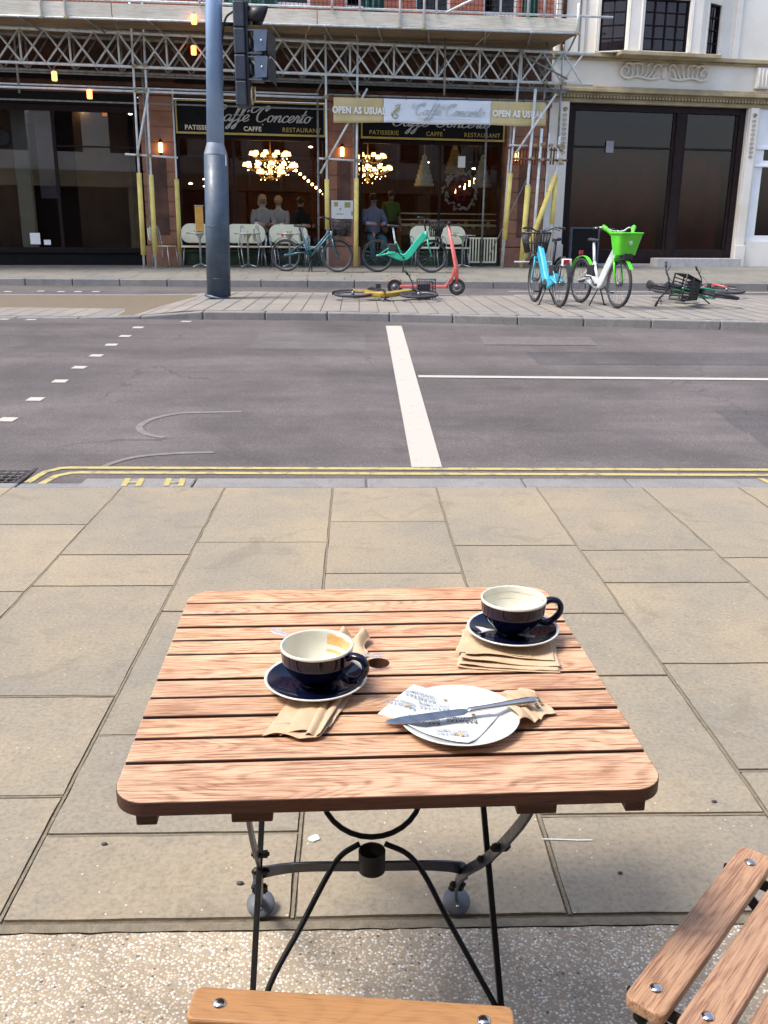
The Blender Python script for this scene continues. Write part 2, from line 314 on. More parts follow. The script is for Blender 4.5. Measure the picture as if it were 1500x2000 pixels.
# ================================================================ mesh helpers
class MB:
    def __init__(s): s.v = []; s.f = []; s.m = []; s.r = []; s.sm = []
    def add(s, vs, fs, mi=0, r=0.0, smooth=False, mat=None):
        o = len(s.v)
        s.v += [tuple(mat @ Vector(p)) if mat is not None else tuple(p) for p in vs]
        s.f += [tuple(i+o for i in f) for f in fs]; s.m += [mi]*len(fs); s.r += [r]*len(fs); s.sm += [smooth]*len(fs); return s
    def box(s, x0, x1, y0, y1, z0, z1, mi=0, r=0.0, mat=None):
        vs = [(x0,y0,z0),(x1,y0,z0),(x1,y1,z0),(x0,y1,z0),(x0,y0,z1),(x1,y0,z1),(x1,y1,z1),(x0,y1,z1)]
        return s.add(vs, [(0,3,2,1),(4,5,6,7),(0,1,5,4),(1,2,6,5),(2,3,7,6),(3,0,4,7)], mi, r, False, mat)
    def prism(s, poly, z0, z1, mi=0, r=0.0, mat=None, top=None, side=None):
        n = len(poly); vs = [(p[0],p[1],z0) for p in poly]+[(p[0],p[1],z1) for p in poly]
        s.add(vs, [tuple(range(n-1,-1,-1))], mi if side is None else side, r, False, mat)
        o = len(s.v)-2*n
        s.f += [tuple(range(o+n, o+2*n))]; s.m += [mi if top is None else top]; s.r += [r]; s.sm += [False]
        for i in range(n):
            j = (i+1) % n; s.f.append((o+i, o+j, o+n+j, o+n+i)); s.m.append(mi if side is None else side); s.r.append(r); s.sm.append(False)
        return s
    def tube(s, pts, rr, n=10, mi=0, cap=True, closed=False, flat=None, mat=None):
        """rr: radius or list; flat=(a,b,upvector): rectangular strap section"""
        pts = [Vector(p) for p in pts]; k = len(pts)
        if not isinstance(rr, (list, tuple)): rr = [rr]*k
        up = Vector(flat[2]) if flat else None
        rings = []; prev = None
        for i, p in enumerate(pts):
            if closed: t = (pts[(i+1) % k]-pts[i-1])
            else: t = pts[min(i+1, k-1)]-pts[max(i-1, 0)]
            t = t.normalized() if t.length > 1e-9 else Vector((0,0,1))
            if up is not None: a = (up - t*up.dot(t)).normalized()
            elif prev is None:
                a = Vector((0,0,1)) if abs(t.z) < .9 else Vector((1,0,0)); a = (a-t*a.dot(t)).normalized()
            else: a = (prev-t*prev.dot(t)).normalized()
            prev = a; b = t.cross(a)
            if flat: rings.append([p+a*sx*flat[0]/2+b*sy*flat[1]/2 for sx, sy in ((1,1),(-1,1),(-1,-1),(1,-1))])
            else: rings.append([p+(a*math.cos(2*math.pi*q/n)+b*math.sin(2*math.pi*q/n))*rr[i] for q in range(n)])
        m = 4 if flat else n; vs = [q for R_ in rings for q in R_]; fs = []
        for i in range(k if closed else k-1):
            j = (i+1) % k
            for q in range(m):
                q2 = (q+1) % m; fs.append((i*m+q, j*m+q, j*m+q2, i*m+q2))
        if cap and not closed: fs.append(tuple(range(m))); fs.append(tuple(range((k-1)*m+m-1, (k-1)*m-1, -1)))
        return s.add(vs, fs, mi, 0, not flat, mat)
    def lathe(s, prof, n=32, c=(0,0,0), mi=0, mat=None, mis=None, smooth=True, cap=True):
        k = len(prof); vs = []; 
        for (r, z) in prof:
            for q in range(n): a = 2*math.pi*q/n; vs.append((c[0]+r*math.cos(a), c[1]+r*math.sin(a), c[2]+z))
        o = len(s.v); s.v += [tuple(mat @ Vector(p)) if mat is not None else p for p in vs]
        for i in range(k-1):
            for q in range(n):
                q2 = (q+1) % n; s.f.append((o+i*n+q, o+i*n+q2, o+(i+1)*n+q2, o+(i+1)*n+q)); s.m.append(mis[i] if mis else mi); s.r.append(0); s.sm.append(smooth)
        if cap and prof[0][0] > 1e-6: s.f.append(tuple(range(o+n-1, o-1, -1))); s.m.append(mis[0] if mis else mi); s.r.append(0); s.sm.append(False)
        if cap and prof[-1][0] > 1e-6: s.f.append(tuple(range(o+(k-1)*n, o+k*n))); s.m.append(mis[-1] if mis else mi); s.r.append(0); s.sm.append(False)
        return s
    def sphere(s, c, r, n=10, mi=0, sc=(1,1,1)):
        prof = [(max(1e-7, r*math.sin(math.pi*i/n)), -r*math.cos(math.pi*i/n)) for i in range(n+1)]
        mt = Matrix.Translation(c) @ Matrix.Diagonal((*sc, 1)); return s.lathe(prof, n+4, (0,0,0), mi, mt)
    def build(s, name, mats, parent=None, off=(0,0,0), bev=0, bseg=2, sub=0, loc=None, rot=None):
        me = bpy.data.meshes.new(name); o = Vector(off)
        me.from_pydata([tuple(Vector(p)-o) for p in s.v], [], s.f)
        if not isinstance(mats, (list, tuple)): mats = [mats]
        for m in mats: me.materials.append(m)
        me.polygons.foreach_set('material_index', s.m); me.polygons.foreach_set('use_smooth', s.sm)
        if any(s.r):
            at = me.attributes.new('rnd', 'FLOAT', 'FACE'); at.data.foreach_set('value', s.r)
        me.validate(); me.update()
        ob = bpy.data.objects.new(name, me); COL.objects.link(ob)
        if parent is not None: ob.parent = parent
        if loc is not None: ob.location = loc
        if rot is not None: ob.rotation_euler = rot
        if bev:
            bm = ob.modifiers.new('bevel', 'BEVEL'); bm.width = bev; bm.segments = bseg; bm.limit_method = 'ANGLE'; bm.angle_limit = rad(40); bm.harden_normals = False
        if sub: sm = ob.modifiers.new('sub', 'SUBSURF'); sm.levels = sub; sm.render_levels = sub
        return ob
def tag(o, label=None, cat=None, group=None, kind=None):
    for k, v in (('label', label), ('category', cat), ('group', group), ('kind', kind)):
        if v: o[k] = v
    return o
def empty(name, loc, rotz=0, label=None, cat=None, group=None):
    o = bpy.data.objects.new(name, None); COL.objects.link(o); o.empty_display_size = .1; o.location = loc; o.rotation_euler = (0, 0, rotz)
    return tag(o, label, cat, group)
def copy_tree(o, parent=None):
    c = o.copy(); COL.objects.link(c)
    if parent is not None: c.parent = parent
    for ch in list(o.children): copy_tree(ch, c)
    return c
class T:
    """a thing whose parts are written in absolute (world or facade) coordinates"""
    def __init__(s, name, label, cat, base, group=None, fac=False):
        s.fac = fac; s.base = Vector(base)
        s.o = empty(name, FW(*base) if fac else base, TH if fac else 0, label, cat, group)
    def part(s, name, mb, mats, parent=None, **k):
        return mb.build(name, mats, parent or s.o, off=s.base, **k)
TH = rad(8.8)
def FW(u, v, z):
    "facade frame (u along the front, v into the building) to world"
    return Vector((u*math.cos(TH)-v*math.sin(TH), 23.3+u*math.sin(TH)+v*math.cos(TH), z))
def interp(x, xs, ys):
    if x <= xs[0]: return ys[0]
    for i in range(len(xs)-1):
        if x <= xs[i+1]: return ys[i]+(ys[i+1]-ys[i])*(x-xs[i])/(xs[i+1]-xs[i])
    return ys[-1]
RXS, RYS = [5.5, 5.51, 12, 16.5, 18.5, 18.55, 22, 60], [0, -.08, .30, .35, .45, .58, .72, .72]
def gz(y): return interp(y, RXS, RYS)
def spline(pts, n=8):
    P = [Vector(p) for p in pts]; P = [P[0]*2-P[1]]+P+[P[-1]*2-P[-2]]; out = []
    for i in range(1, len(P)-2):
        for k in range(n):
            t = k/n; a, b, c, d = P[i-1:i+3]
            out.append(.5*((2*b)+(c-a)*t+(2*a-5*b+4*c-d)*t*t+(3*b-a-3*c+d)*t**3))
    out.append(P[-2]); return out
def text_mesh(txt, size, mats, parent, loc, rot, name='lettering', ext=.002, align='CENTER', shear=0, sx=1.0, bold=0, space=1.0):
    cu = bpy.data.curves.new('t', 'FONT'); cu.body = txt; cu.size = size; cu.extrude = ext; cu.align_x = align; cu.align_y = 'CENTER'; cu.shear = shear; cu.offset = bold; cu.space_character = space
    cu.resolution_u = 3
    to = bpy.data.objects.new('t', cu); me = bpy.data.meshes.new_from_object(to); bpy.data.objects.remove(to); bpy.data.curves.remove(cu)
    me.name = name; me.materials.clear(); me.materials.append(mats)
    o = bpy.data.objects.new(name, me); COL.objects.link(o); o.parent = parent; o.location = loc; o.rotation_euler = rot; o.scale = (sx, 1, 1); return o
# script lettering from pen strokes (x right, y up, x-height .42)
GL = {
 'C': (.80, [[(.70,.80),(.78,.92),(.66,1.02),(.48,.96),(.28,.72),(.16,.42),(.20,.12),(.38,-.01),(.58,.06),(.74,.22)], [(.70,.80),(.60,.70),(.56,.82),(.64,.92)], [(-.12,.92),(-.30,.80),(-.26,.60),(-.08,.60),(.06,.72),(.22,.86),(.40,.97)]]),
 'a': (.46, [[(.38,.36),(.26,.42),(.10,.32),(.04,.14),(.12,.0),(.26,.06),(.38,.24),(.42,.40)], [(.42,.40),(.36,.12),(.40,.0),(.52,.08)]]),
 'f': (.34, [[(.0,.06),(.14,.22),(.30,.62),(.38,.92),(.34,1.02),(.26,.90),(.20,.50),(.12,.05),(.02,-.38),(-.08,-.50),(-.14,-.42),(-.02,-.22),(.18,-.02),(.36,.10)], [(.06,.40),(.38,.40)]]),
 'e': (.38, [[(.0,.08),(.14,.14),(.30,.26),(.34,.38),(.24,.43),(.10,.30),(.06,.12),(.16,.0),(.30,.04),(.42,.14)]]),
 'o': (.42, [[(.24,.42),(.10,.34),(.05,.16),(.12,.01),(.26,.03),(.35,.20),(.34,.36),(.24,.42),(.34,.34),(.48,.36)]]),
 'n': (.50, [[(.0,.28),(.10,.40),(.12,.30),(.06,.0)], [(.08,.10),(.22,.34),(.34,.42),(.38,.32),(.34,.10),(.38,.0),(.52,.10)]]),
 'c': (.36, [[(.32,.34),(.28,.42),(.14,.36),(.05,.18),(.10,.02),(.24,.01),(.40,.12)]]),
 'r': (.34, [[(.0,.08),(.10,.30),(.16,.46),(.20,.38),(.30,.40),(.26,.24),(.24,.06),(.30,.0),(.42,.10)]]),
 't': (.30, [[(.0,.10),(.14,.34),(.28,.80),(.20,.44),(.12,.10),(.16,.0),(.32,.08)], [(.04,.48),(.38,.52)]]),
 "'": (0, [[(-.10,.74),(-.20,.60)]]), ' ': (.34, []),
}
def script(mb, txt, x, z, h, y, width=.045, shear=.36, length=None, zcut=None):
    "pen-written words, strokes swell on the slant; laid in the x-z plane facing -y"
    tot = sum(GL[c][0] for c in txt); sx = length/tot if length else h
    cx = 0
    for c in txt:
        wd, st = GL[c]
        for s in st:
            P = spline([((cx+px)*sx + shear*py*h, 0, py*h) for px, py in s], 7)
            L = []; R_ = []
            for i, p in enumerate(P):
                t = (P[min(i+1, len(P)-1)]-P[max(i-1, 0)]); t.normalize(); nn = Vector((-t.z, 0, t.x))
                ww = width*h*(.55+.9*abs(t.z)**2)*.5
                L.append(p+nn*ww); R_.append(p-nn*ww)
            n = len(P); vs = [(x+q.x, y, z+q.z) for q in L]+[(x+q.x, y, z+q.z) for q in R_]
            vs += [(a, b+.012, c2) for a, b, c2 in vs]
            fs = []
            for i in range(n-1):
                fs += [(i, i+1, n+i+1, n+i), (2*n+i, 3*n+i, 3*n+i+1, 2*n+i+1), (i, 2*n+i, 2*n+i+1, i+1), (n+i, n+i+1, 3*n+i+1, 3*n+i)]
            mb.add(vs, fs)
        cx += wd
    return mb

# ================================================================ GROUND
def sheet(name, poly3, mats, mi=0):
    mb = MB(); mb.add(poly3, [tuple(range(len(poly3)))]); return tag(mb.build(name, mats), kind='structure')
XW = 45
# base ground far out, under everything
mb = MB(); ys = [-60, 5.3, 5.52, 8, 10, 12, 14, 16.5, 18.5, 18.6, 22, 140]
zz = [-.03, -.03, -.09, None, None, None, None, None, .44, .5, .68, .68]
vs = []
for y, z in zip(ys, zz):
    z2 = gz(y)-.012 if z is None else z
    vs += [(-120, y, z2-.01), (120, y, z2-.01)]
mb.add(vs, [(2*i, 2*i+1, 2*i+3, 2*i+2) for i in range(len(ys)-1)]); tag(mb.build('ground', M['mortar']), kind='structure')
# carriageway
mb = MB(); ys = [5.45+i*.5 for i in range(27)]+[18.58]; vs = []
for y in ys:
    z = gz(max(5.52, min(y, 18.49))); vs += [(-XW, y, z), (XW, y, z)]
mb.add(vs, [(2*i, 2*i+1, 2*i+3, 2*i+2) for i in range(len(ys)-1)], smooth=True); tag(mb.build('road', M['asphalt']), kind='structure')
def onroad(pts, dz=.004): return [(x, y, gz(y)+dz) for x, y in pts]
# near pavement: york stone slabs in columns
mb = MB(); mbm = MB()
mbm.add([(-XW, 1.6, -.006), (XW, 1.6, -.006), (XW, 5.32, -.006), (-XW, 5.32, -.006)], [(0,1,2,3)])
tag(mbm.build('pavement_bedding', M['mortar']), kind='structure')
mbl = MB()
colx = [-1.385, -.780, -.143, .472, 1.072, 1.715, 2.30]
joints = {0: [2.16, 2.72, 3.70, 4.10], 1: [1.99, 2.47, 3.42, 4.28], 2: [2.20, 3.03, 3.84, 4.62], 3: [2.05, 2.84, 3.38, 4.22], 4: [2.25, 2.93, 3.72, 4.15], 5: [2.6, 3.2, 4.04]}
xs = colx[:]; x = colx[0]
while x > -12: x -= random.choice([.61, .64, .6]); xs.insert(0, x)
x = colx[-1]
while x < 12: x += random.choice([.61, .64, .6]); xs.append(x)
i0 = xs.index(colx[0])
def wob(a, s=1.0): return (mn.noise(Vector((a[0]*9, a[1]*9, s)))*.0035, mn.noise(Vector((a[0]*9, a[1]*9, s+7)))*.0035)
for i in range(len(xs)-1):
    k = i-i0
    js = joints.get(k)
    if js is None:
        js = []; y = 1.66+random.uniform(.3, .7)
        while y < 4.9: js.append(y); y += random.uniform(.45, .95)
    js = [1.685]+js+[5.30]
    for a, b in zip(js[:-1], js[1:]):
        g = .0062 + (.002 if b < 3 else 0)
        x0, x1, y0, y1 = xs[i]+g, xs[i+1]-g, a+g, b-g
        per = []
        for (ax, ay, bx, by) in ((x0,y0,x1,y0),(x1,y0,x1,y1),(x1,y1,x0,y1),(x0,y1,x0,y0)):
            m_ = 10
            for q in range(m_):
                t = q/m_; px, py = ax+(bx-ax)*t, ay+(by-ay)*t; wx, wy = wob((px, py)); per.append((px+wx, py+wy))
        h = random.uniform(-.0012, .0012)
        mb.prism(per, -.02, h, r=random.uniform(.08, 1))
    # raised mortar strip along the joint (the double line)
for i in range(len(xs)):
    P = [(xs[i]+mn.noise(Vector((xs[i], 1.7+q*.05, 3)))*.002, 1.69+q*.05) for q in range(73)]
    wd = .0038
    mbl.add([(p[0]-wd, p[1], -.0012) for p in P]+[(p[0]+wd, p[1], -.0012) for p in P], [(j, 73+j, 74+j, j+1) for j in range(72)])
    js = joints.get(i-i0)
    if js and i+1 < len(xs):
        for y in js:
            if y < 2.8: mbl.add([(xs[i]+.006, y-wd, -.0012), (xs[i+1]-.006, y-wd, -.0012), (xs[i+1]-.006, y+wd, -.0012), (xs[i]+.006, y+wd, -.0012)], [(0,1,2,3)])
pav = mb.build('pavement', M['york']); tag(pav, kind='structure')
tag(mbl.build('pavement_joint', M['mortar_light']), kind='structure')
# wide mortar band and aggregate paving
mb = MB(); P = []; Q = []
for q in range(900):
    x = -12+q*24/899; P.append((x, 1.655+mn.noise(Vector((x*22, 0, 0)))*.004)); Q.append((x, 1.680+mn.noise(Vector((x*22, 5, 0)))*.002))
n = len(P)
mb.add([(p[0], p[1], -.001) for p in P]+[(p[0], p[1], -.001) for p in Q], [(j, j+1, n+j+1, n+j) for j in range(n-1)]); tag(mb.build('joint_band', M['mortar_light']), kind='structure')
mb = MB(); R_ = [(x, y-.007+mn.noise(Vector((x*60, 9, 0)))*.004) for x, y in P]
mb.add([(p[0], -1.75, .001) for p in R_]+[(p[0], p[1], .001) for p in R_]+[(p[0], p[1], -.02) for p in R_], [(j, j+1, n+j+1, n+j) for j in range(n-1)]+[(n+j, n+j+1, 2*n+j+1, 2*n+j) for j in range(n-1)])
tag(mb.build('aggregate_paving', M['agg']), kind='structure')
# near kerb, dropping and curving at the far left
mb = MB(); kx = -12.0; kedges = [-12.0]
while kx < 12: kx += .92; kedges.append(kx)
kedges = [-2.06+(-.92*i) for i in range(11, 0, -1)]+[-2.06, -1.66, -.98, .06, 1.02, 1.665, 2.6, 3.5, 4.5, 5.5, 6.5, 8, 9.5, 11, 12]
for a, b in zip(kedges[:-1], kedges[1:]):
    y0, y1 = 5.305, 5.515; z1 = 0.0
    if b <= -1.6: z1 = -.03; y0 -= .02
    mb.box(a+.004, b-.004, y0, y1, -.12, z1+random.uniform(-.001, .001), r=random.uniform(.2, 1))
tag(mb.build('kerb', M['kerbstone'], bev=.012), kind='structure')
# far kerb and far pavement
mb = MB(); x = -30
while x < 30: mb.box(x+.004, x+.9, 18.5, 18.72, .3, .585, r=random.uniform(.2, 1)); x += .908
tag(mb.build('far_kerb', M['kerbstone'], bev=.015), kind='structure')
mb = MB(); y = 18.722; rowi = 0
while y < 26.5:
    x = -30+random.uniform(0, .6)
    z0, z1 = gz(y), gz(y+.6)
    while x < 30:
        d = random.choice([.6, .75, .9]); mb.add([(x+.006, y+.006, z0), (x+d-.006, y+.006, z0), (x+d-.006, y+.594, z1), (x+.006, y+.594, z1)], [(0,1,2,3)], r=random.uniform(.1, 1)); x += d
    y += .6
tag(mb.build('far_pavement', M['york_far']), kind='structure')
mb = MB(); mb.add([(-30, 18.7, .572), (30, 18.7, .572), (30, 22, .708), (-30, 22, .708), (30, 27, .71), (-30, 27, .71)], [(0,1,2,3), (3,2,4,5)]); tag(mb.build('far_pavement_bedding', M['mortar']), kind='structure')
# traffic island: kerb ring + pavers
ifr = [(-14, 13.05), (-2.6, 12.92), (0, 12.86), (5.25, 11.85), (9, 11.15), (14, 10.2)]
def ify(x): return interp(x, [p[0] for p in ifr], [p[1] for p in ifr])
def iby(x): return interp(x, [-14, -2.9, -2.5, 2.7, 8, 14], [16.7, 17.0, 17.3, 16.5, 16.6, 16.6])
def itop(x, y):
    z = interp(y, [12, 17], [.415, .445])
    return interp(x, [-14, -3.2, -2.3, 14], [gz(y)+.02, gz(y)+.02, z, z])
mb = MB(); x = -14.0
while x < 13.9:
    x2 = x+.85
    for (fa_, s_) in ((ify, 1), (iby, -1)):
        ya, yb = fa_(x+.004), fa_(x2-.004); w_ = .15*s_
        za, zb = itop(x, ya), itop(x2, yb); zlo = -.3
        vs = [(x+.004, ya, za-.35), (x2-.004, yb, zb-.35), (x2-.004, yb+w_, zb-.35), (x+.004, ya+w_, za-.35), (x+.004, ya, za), (x2-.004, yb, zb), (x2-.004, yb+w_, zb), (x+.004, ya+w_, za)]
        fs = [(0,3,2,1),(4,5,6,7),(0,1,5,4),(1,2,6,5),(2,3,7,6),(3,0,4,7)]
        if s_ < 0: fs = [tuple(reversed(f)) for f in fs]
        mb.add(vs, fs, r=random.uniform(.3, .9))
    x = x2
tag(mb.build('island_kerb', M['kerbstone'], bev=.018), kind='structure')
mb = MB(); sk = .75                                     # pavers laid askew, as seen
y = 10.0; row = 0
while y < 17.4:
    x = -14 - (row % 2)*.0
    while x < 14:
        w_, d_ = .27, 1.05
        cx_, cy_ = x+w_/2, y+d_/2
        if ify(cx_)+.14 < y+.02 and y+d_-.05 < iby(cx_)-.12:
            g = .008; vs = [(x+g, y+g), (x+w_-g, y+g), (x+w_-g, y+d_-g), (x+g, y+d_-g)]
            mb.add([(a, b, itop(a, b)) for a, b in vs], [(0,1,2,3)], r=random.uniform(.25, .95))
        elif ify(cx_)+.13 < y+d_ and y < iby(cx_)-.13:
            ya, yb = max(y+.008, ify(cx_)+.158), min(y+d_-.008, iby(cx_)-.158)
            if yb-ya > .03: mb.add([(a, b, itop(a, b)) for a, b in ((x+.008, ya), (x+w_-.008, ya), (x+w_-.008, yb), (x+.008, yb))], [(0,1,2,3)], r=random.uniform(.25, .95))
        x += w_
    y += 1.05; row += 1
tag(mb.build('traffic_island', M['paver']), kind='structure')
mb = MB(); xx = [-14+i*.5 for i in range(57)]
vs = []
for x in xx: vs += [(x, ify(x)+.1, itop(x, ify(x))-.006), (x, iby(x)-.1, itop(x, iby(x))-.006)]
mb.add(vs, [(2*i, 2*i+2, 2*i+3, 2*i+1) for i in range(56)]); tag(mb.build('traffic_island_bedding', M['mortar']), kind='structure')
# road markings
def strip(mb, pts, w_, dz=.005, n=1):
    P = [Vector((p[0], p[1], 0)) for p in pts]; L = []; R2 = []
    for i, p in enumerate(P):
        t = (P[min(i+1, len(P)-1)]-P[max(0, i-1)]).normalized(); nn = Vector((-t.y, t.x, 0))*w_/2; L.append(p+nn); R2.append(p-nn)
    k = len(P); mb.add([(q.x, q.y, gz(q.y)+dz) for q in L]+[(q.x, q.y, gz(q.y)+dz) for q in R2], [(i, k+i, k+i+1, i+1) for i in range(k-1)])
def seg(a, b, n=20): return [(a[0]+(b[0]-a[0])*i/n, a[1]+(b[1]-a[1])*i/n) for i in range(n+1)]
mb = MB(); strip(mb, seg((.47, 5.99), (.482, 12.2)), .205); strip(mb, seg((.60, 8.95), (14, 8.62)), .10, .006)
strip(mb, seg((2.9, 18.0), (16, 18.22)), .09); strip(mb, seg((2.9, 17.35), (16, 17.6)), .08)
for x, y in [(-2.75,7.25),(-2.76,7.95),(-2.77,8.68),(-2.775,9.34),(-2.776,9.98),(-2.78,10.64),(-2.765,11.24),(-2.758,11.9),(-2.28,12.62),(-4.38,12.75),(-4.75,12.8),(-6.35,17.42),(-5.79,17.53),(-5.4,17.47),(-5.1,17.48),(-4.78,17.5)]:
    strip(mb, seg((x-.065, y), (x+.065, y+random.uniform(-.01,.01)), 2), .13)
tag(mb.build('road_marking', M['road_white']), kind='structure')
mb = MB()
a1 = spline([(-.95,7.52,0),(-1.2,7.5,0),(-1.44,7.46,0),(-1.62,7.28,0),(-1.67,7.03,0),(-1.58,6.83,0),(-1.42,6.72,0)], 6); strip(mb, [(p.x, p.y) for p in a1], .055, .004)
a1 = spline([(-1.0,6.34,0),(-1.24,6.32,0),(-1.5,6.24,0),(-1.64,6.09,0),(-1.69,5.97,0)], 6); strip(mb, [(p.x, p.y) for p in a1], .05, .004)
tag(mb.build('worn_road_marking', M['road_faint']), kind='structure')
mb = MB(); strip(mb, [(-1.98, 5.62), (-1.93, 5.80), (-1.85, 5.865)]+seg((-1.8, 5.87), (12, 5.72), 40), .05); strip(mb, [(-2.07, 5.66), (-2.03, 5.88), (-1.95, 5.965)]+seg((-1.9, 5.975), (12, 5.86), 40), .05)
for x in (-1.40, -1.15):
    for a in (0, .085):
        mb.add([(x+a, 5.32, .0035), (x+a+.035, 5.32, .0035), (x+a+.02, 5.5, .0035), (x+a-.015, 5.5, .0035)], [(0,1,2,3)])
    mb.add([(x, 5.39, .0045), (x+.1, 5.39, .0045), (x+.1, 5.42, .0045), (x, 5.42, .0045)], [(0,1,2,3)])
for x in (2.52, 2.62): mb.add([(x, 5.32, .0035), (x+.04, 5.32, .0035), (x+.02, 5.5, .0035), (x-.02, 5.5, .0035)], [(0,1,2,3)])
tag(mb.build('yellow_line', M['road_yellow']), kind='structure')
for k, (x0, x1, y0, y1) in enumerate(((-6.2, -4.1, 8.2, 9.4), (1.9, 5.4, 9.6, 10.3), (-1.2, .1, 10.4, 11.6), (3.0, 3.9, 6.3, 7.6))):
    mb = MB(); n_ = 10; vs = []; fs = []
    for i in range(n_+1):
        for j in range(n_+1):
            x, y = x0+(x1-x0)*i/n_, y0+(y1-y0)*j/n_; e = .02*mn.noise(Vector((x*3, y*3, k))); vs.append((x+e, y+e, gz(y)+.002))
    for i in range(n_):
        for j in range(n_): a_ = i*(n_+1)+j; fs.append((a_, a_+n_+1, a_+n_+2, a_+1))
    mb.add(vs, fs); tag(mb.build('road_patch', M['patch'] if k % 2 else M['patch2']), kind='structure')
# drain grate (left gutter) and access cover
def grate(name, label, cat, x0, x1, y0, y1, z, nx, ny, frame=.03, skew=0):
    mb = MB(); mb2 = MB()
    mb.box(x0, x1, y0, y0+frame, z-.02, z+.006); mb.box(x0, x1, y1-frame, y1, z-.02, z+.006); mb.box(x0, x0+frame, y0+frame, y1-frame, z-.02, z+.006); mb.box(x1-frame, x1, y0+frame, y1-frame, z-.02, z+.006)
    for i in range(1, nx): x = x0+(x1-x0)*i/nx; mb2.box(x-.008, x+.008, y0+frame, y1-frame, z-.02, z+.003)
    for i in range(1, ny): y = y0+(y1-y0)*i/ny; mb2.box(x0+frame, x1-frame, y-.008, y+.008, z-.02, z+.005)
    t = T(name, label, cat, ((x0+x1)/2, (y0+y1)/2, z-.02)); t.part('frame', mb, M['grate']); t.part('bars', mb2, M['grate']); return t
mbp = MB(); mbp.box(-2.52, -2.12, 5.56, 6.05, -.085, -.066); tag(mbp.build('drain_pit', M['bike_black']), kind='structure')
grate('drain_grate', 'dark iron gutter grate beside the kerb at the left edge of the picture', 'drain grate', -2.52, -2.10, 5.56, 6.05, -.058, 8, 7)
t = T('access_cover', 'ribbed rectangular metal cover set in the road near the far island', 'access cover', (2.14, 11.05, .24))
mb = MB(); vs = [(1.48, 10.75), (2.80, 10.75), (2.83, 11.32), (1.50, 11.32)]
mb.add(onroad(vs, .005), [(0,1,2,3)])
for i in range(38):
    x = 1.52+i*.034; mb.add([(x, 10.8, gz(10.8)+.006), (x+.014, 10.8, gz(10.8)+.006), (x+.05, 11.28, gz(11.28)+.012), (x+.036, 11.28, gz(11.28)+.012)], [(0,1,2,3)])
t.part('cover_plate', mb, M['cover'])

for k, (x, y, r_) in enumerate(((-.27, 1.80, .007), (-.36, 2.35, .006), (.71, 2.25, .006), (.62, 1.82, .005), (-.62, 1.95, .006), (.95, 2.1, .006))):
    b = MB(); b.sphere((x, y, .004), r_, 6, sc=(1.3, .8, .6)); tag(b.build('pebble', M['grate'], off=(x, y, 0), loc=(x, y, 0)), 'tiny dark pebble lying on the york stone slabs near the table', 'pebble', 'pebbles on the slabs')
# small litter on the near slabs
def blob(name, label, cat, cx, cy, r, m, z=.0015, sc=(1,1), group=None, seed=1):
    random.seed(seed); k = 11; ph = [random.uniform(.6, 1.15) for _ in range(k)]
    poly = [(cx+math.cos(2*math.pi*i/k)*r*ph[i]*sc[0], cy+math.sin(2*math.pi*i/k)*r*ph[i]*sc[1]) for i in range(k)]
    mb = MB(); mb.prism(poly, z-.001, z+.002); return tag(mb.build(name, m, off=(0,0,0)), label, cat, group)
blob('paper_scrap', 'tiny white paper scrap on the slab left of the table ring', 'paper scrap', -.105, 1.965, .016, M['paper'], seed=4, z=.003)
mb = MB(); strip(mb, [(.46, 1.95), (.50, 1.948), (.55, 1.944), (.585, 1.944)], .003, .004); tag(mb.build('straw_scrap', M['paper']), 'thin white straw scrap on the slab right of the table legs', 'straw')

# ================================================================ TABLE
TZ = .74
tb = empty('folding_table', (.037, 1.411, 0), rad(1.7), 'square weathered teak slatted folding table on black iron legs, holding the cups and plate', 'table')
def rrect(x0, x1, y0, y1, rs, n=8):
    "rounded rectangle; rs = radii at (x0,y0),(x1,y0),(x1,y1),(x0,y1)"
    out = []
    for (cx, cy, r, a0) in ((x0, y0, rs[0], 180), (x1, y0, rs[1], 270), (x1, y1, rs[2], 0), (x0, y1, rs[3], 90)):
        if r <= 0: out.append((cx, cy)); continue
        ccx = cx+r if cx == x0 else cx-r; ccy = cy+r if cy == y0 else cy-r
        for i in range(n+1): a = rad(a0+90*i/n); out.append((ccx+r*math.cos(a), ccy+r*math.sin(a)))
    return out
mb = MB(); mbh = MB(); ysl = [-.369,-.274,-.210,-.148,-.087,-.025,.068,.127,.185,.244,.302,.369]; random.seed(3)
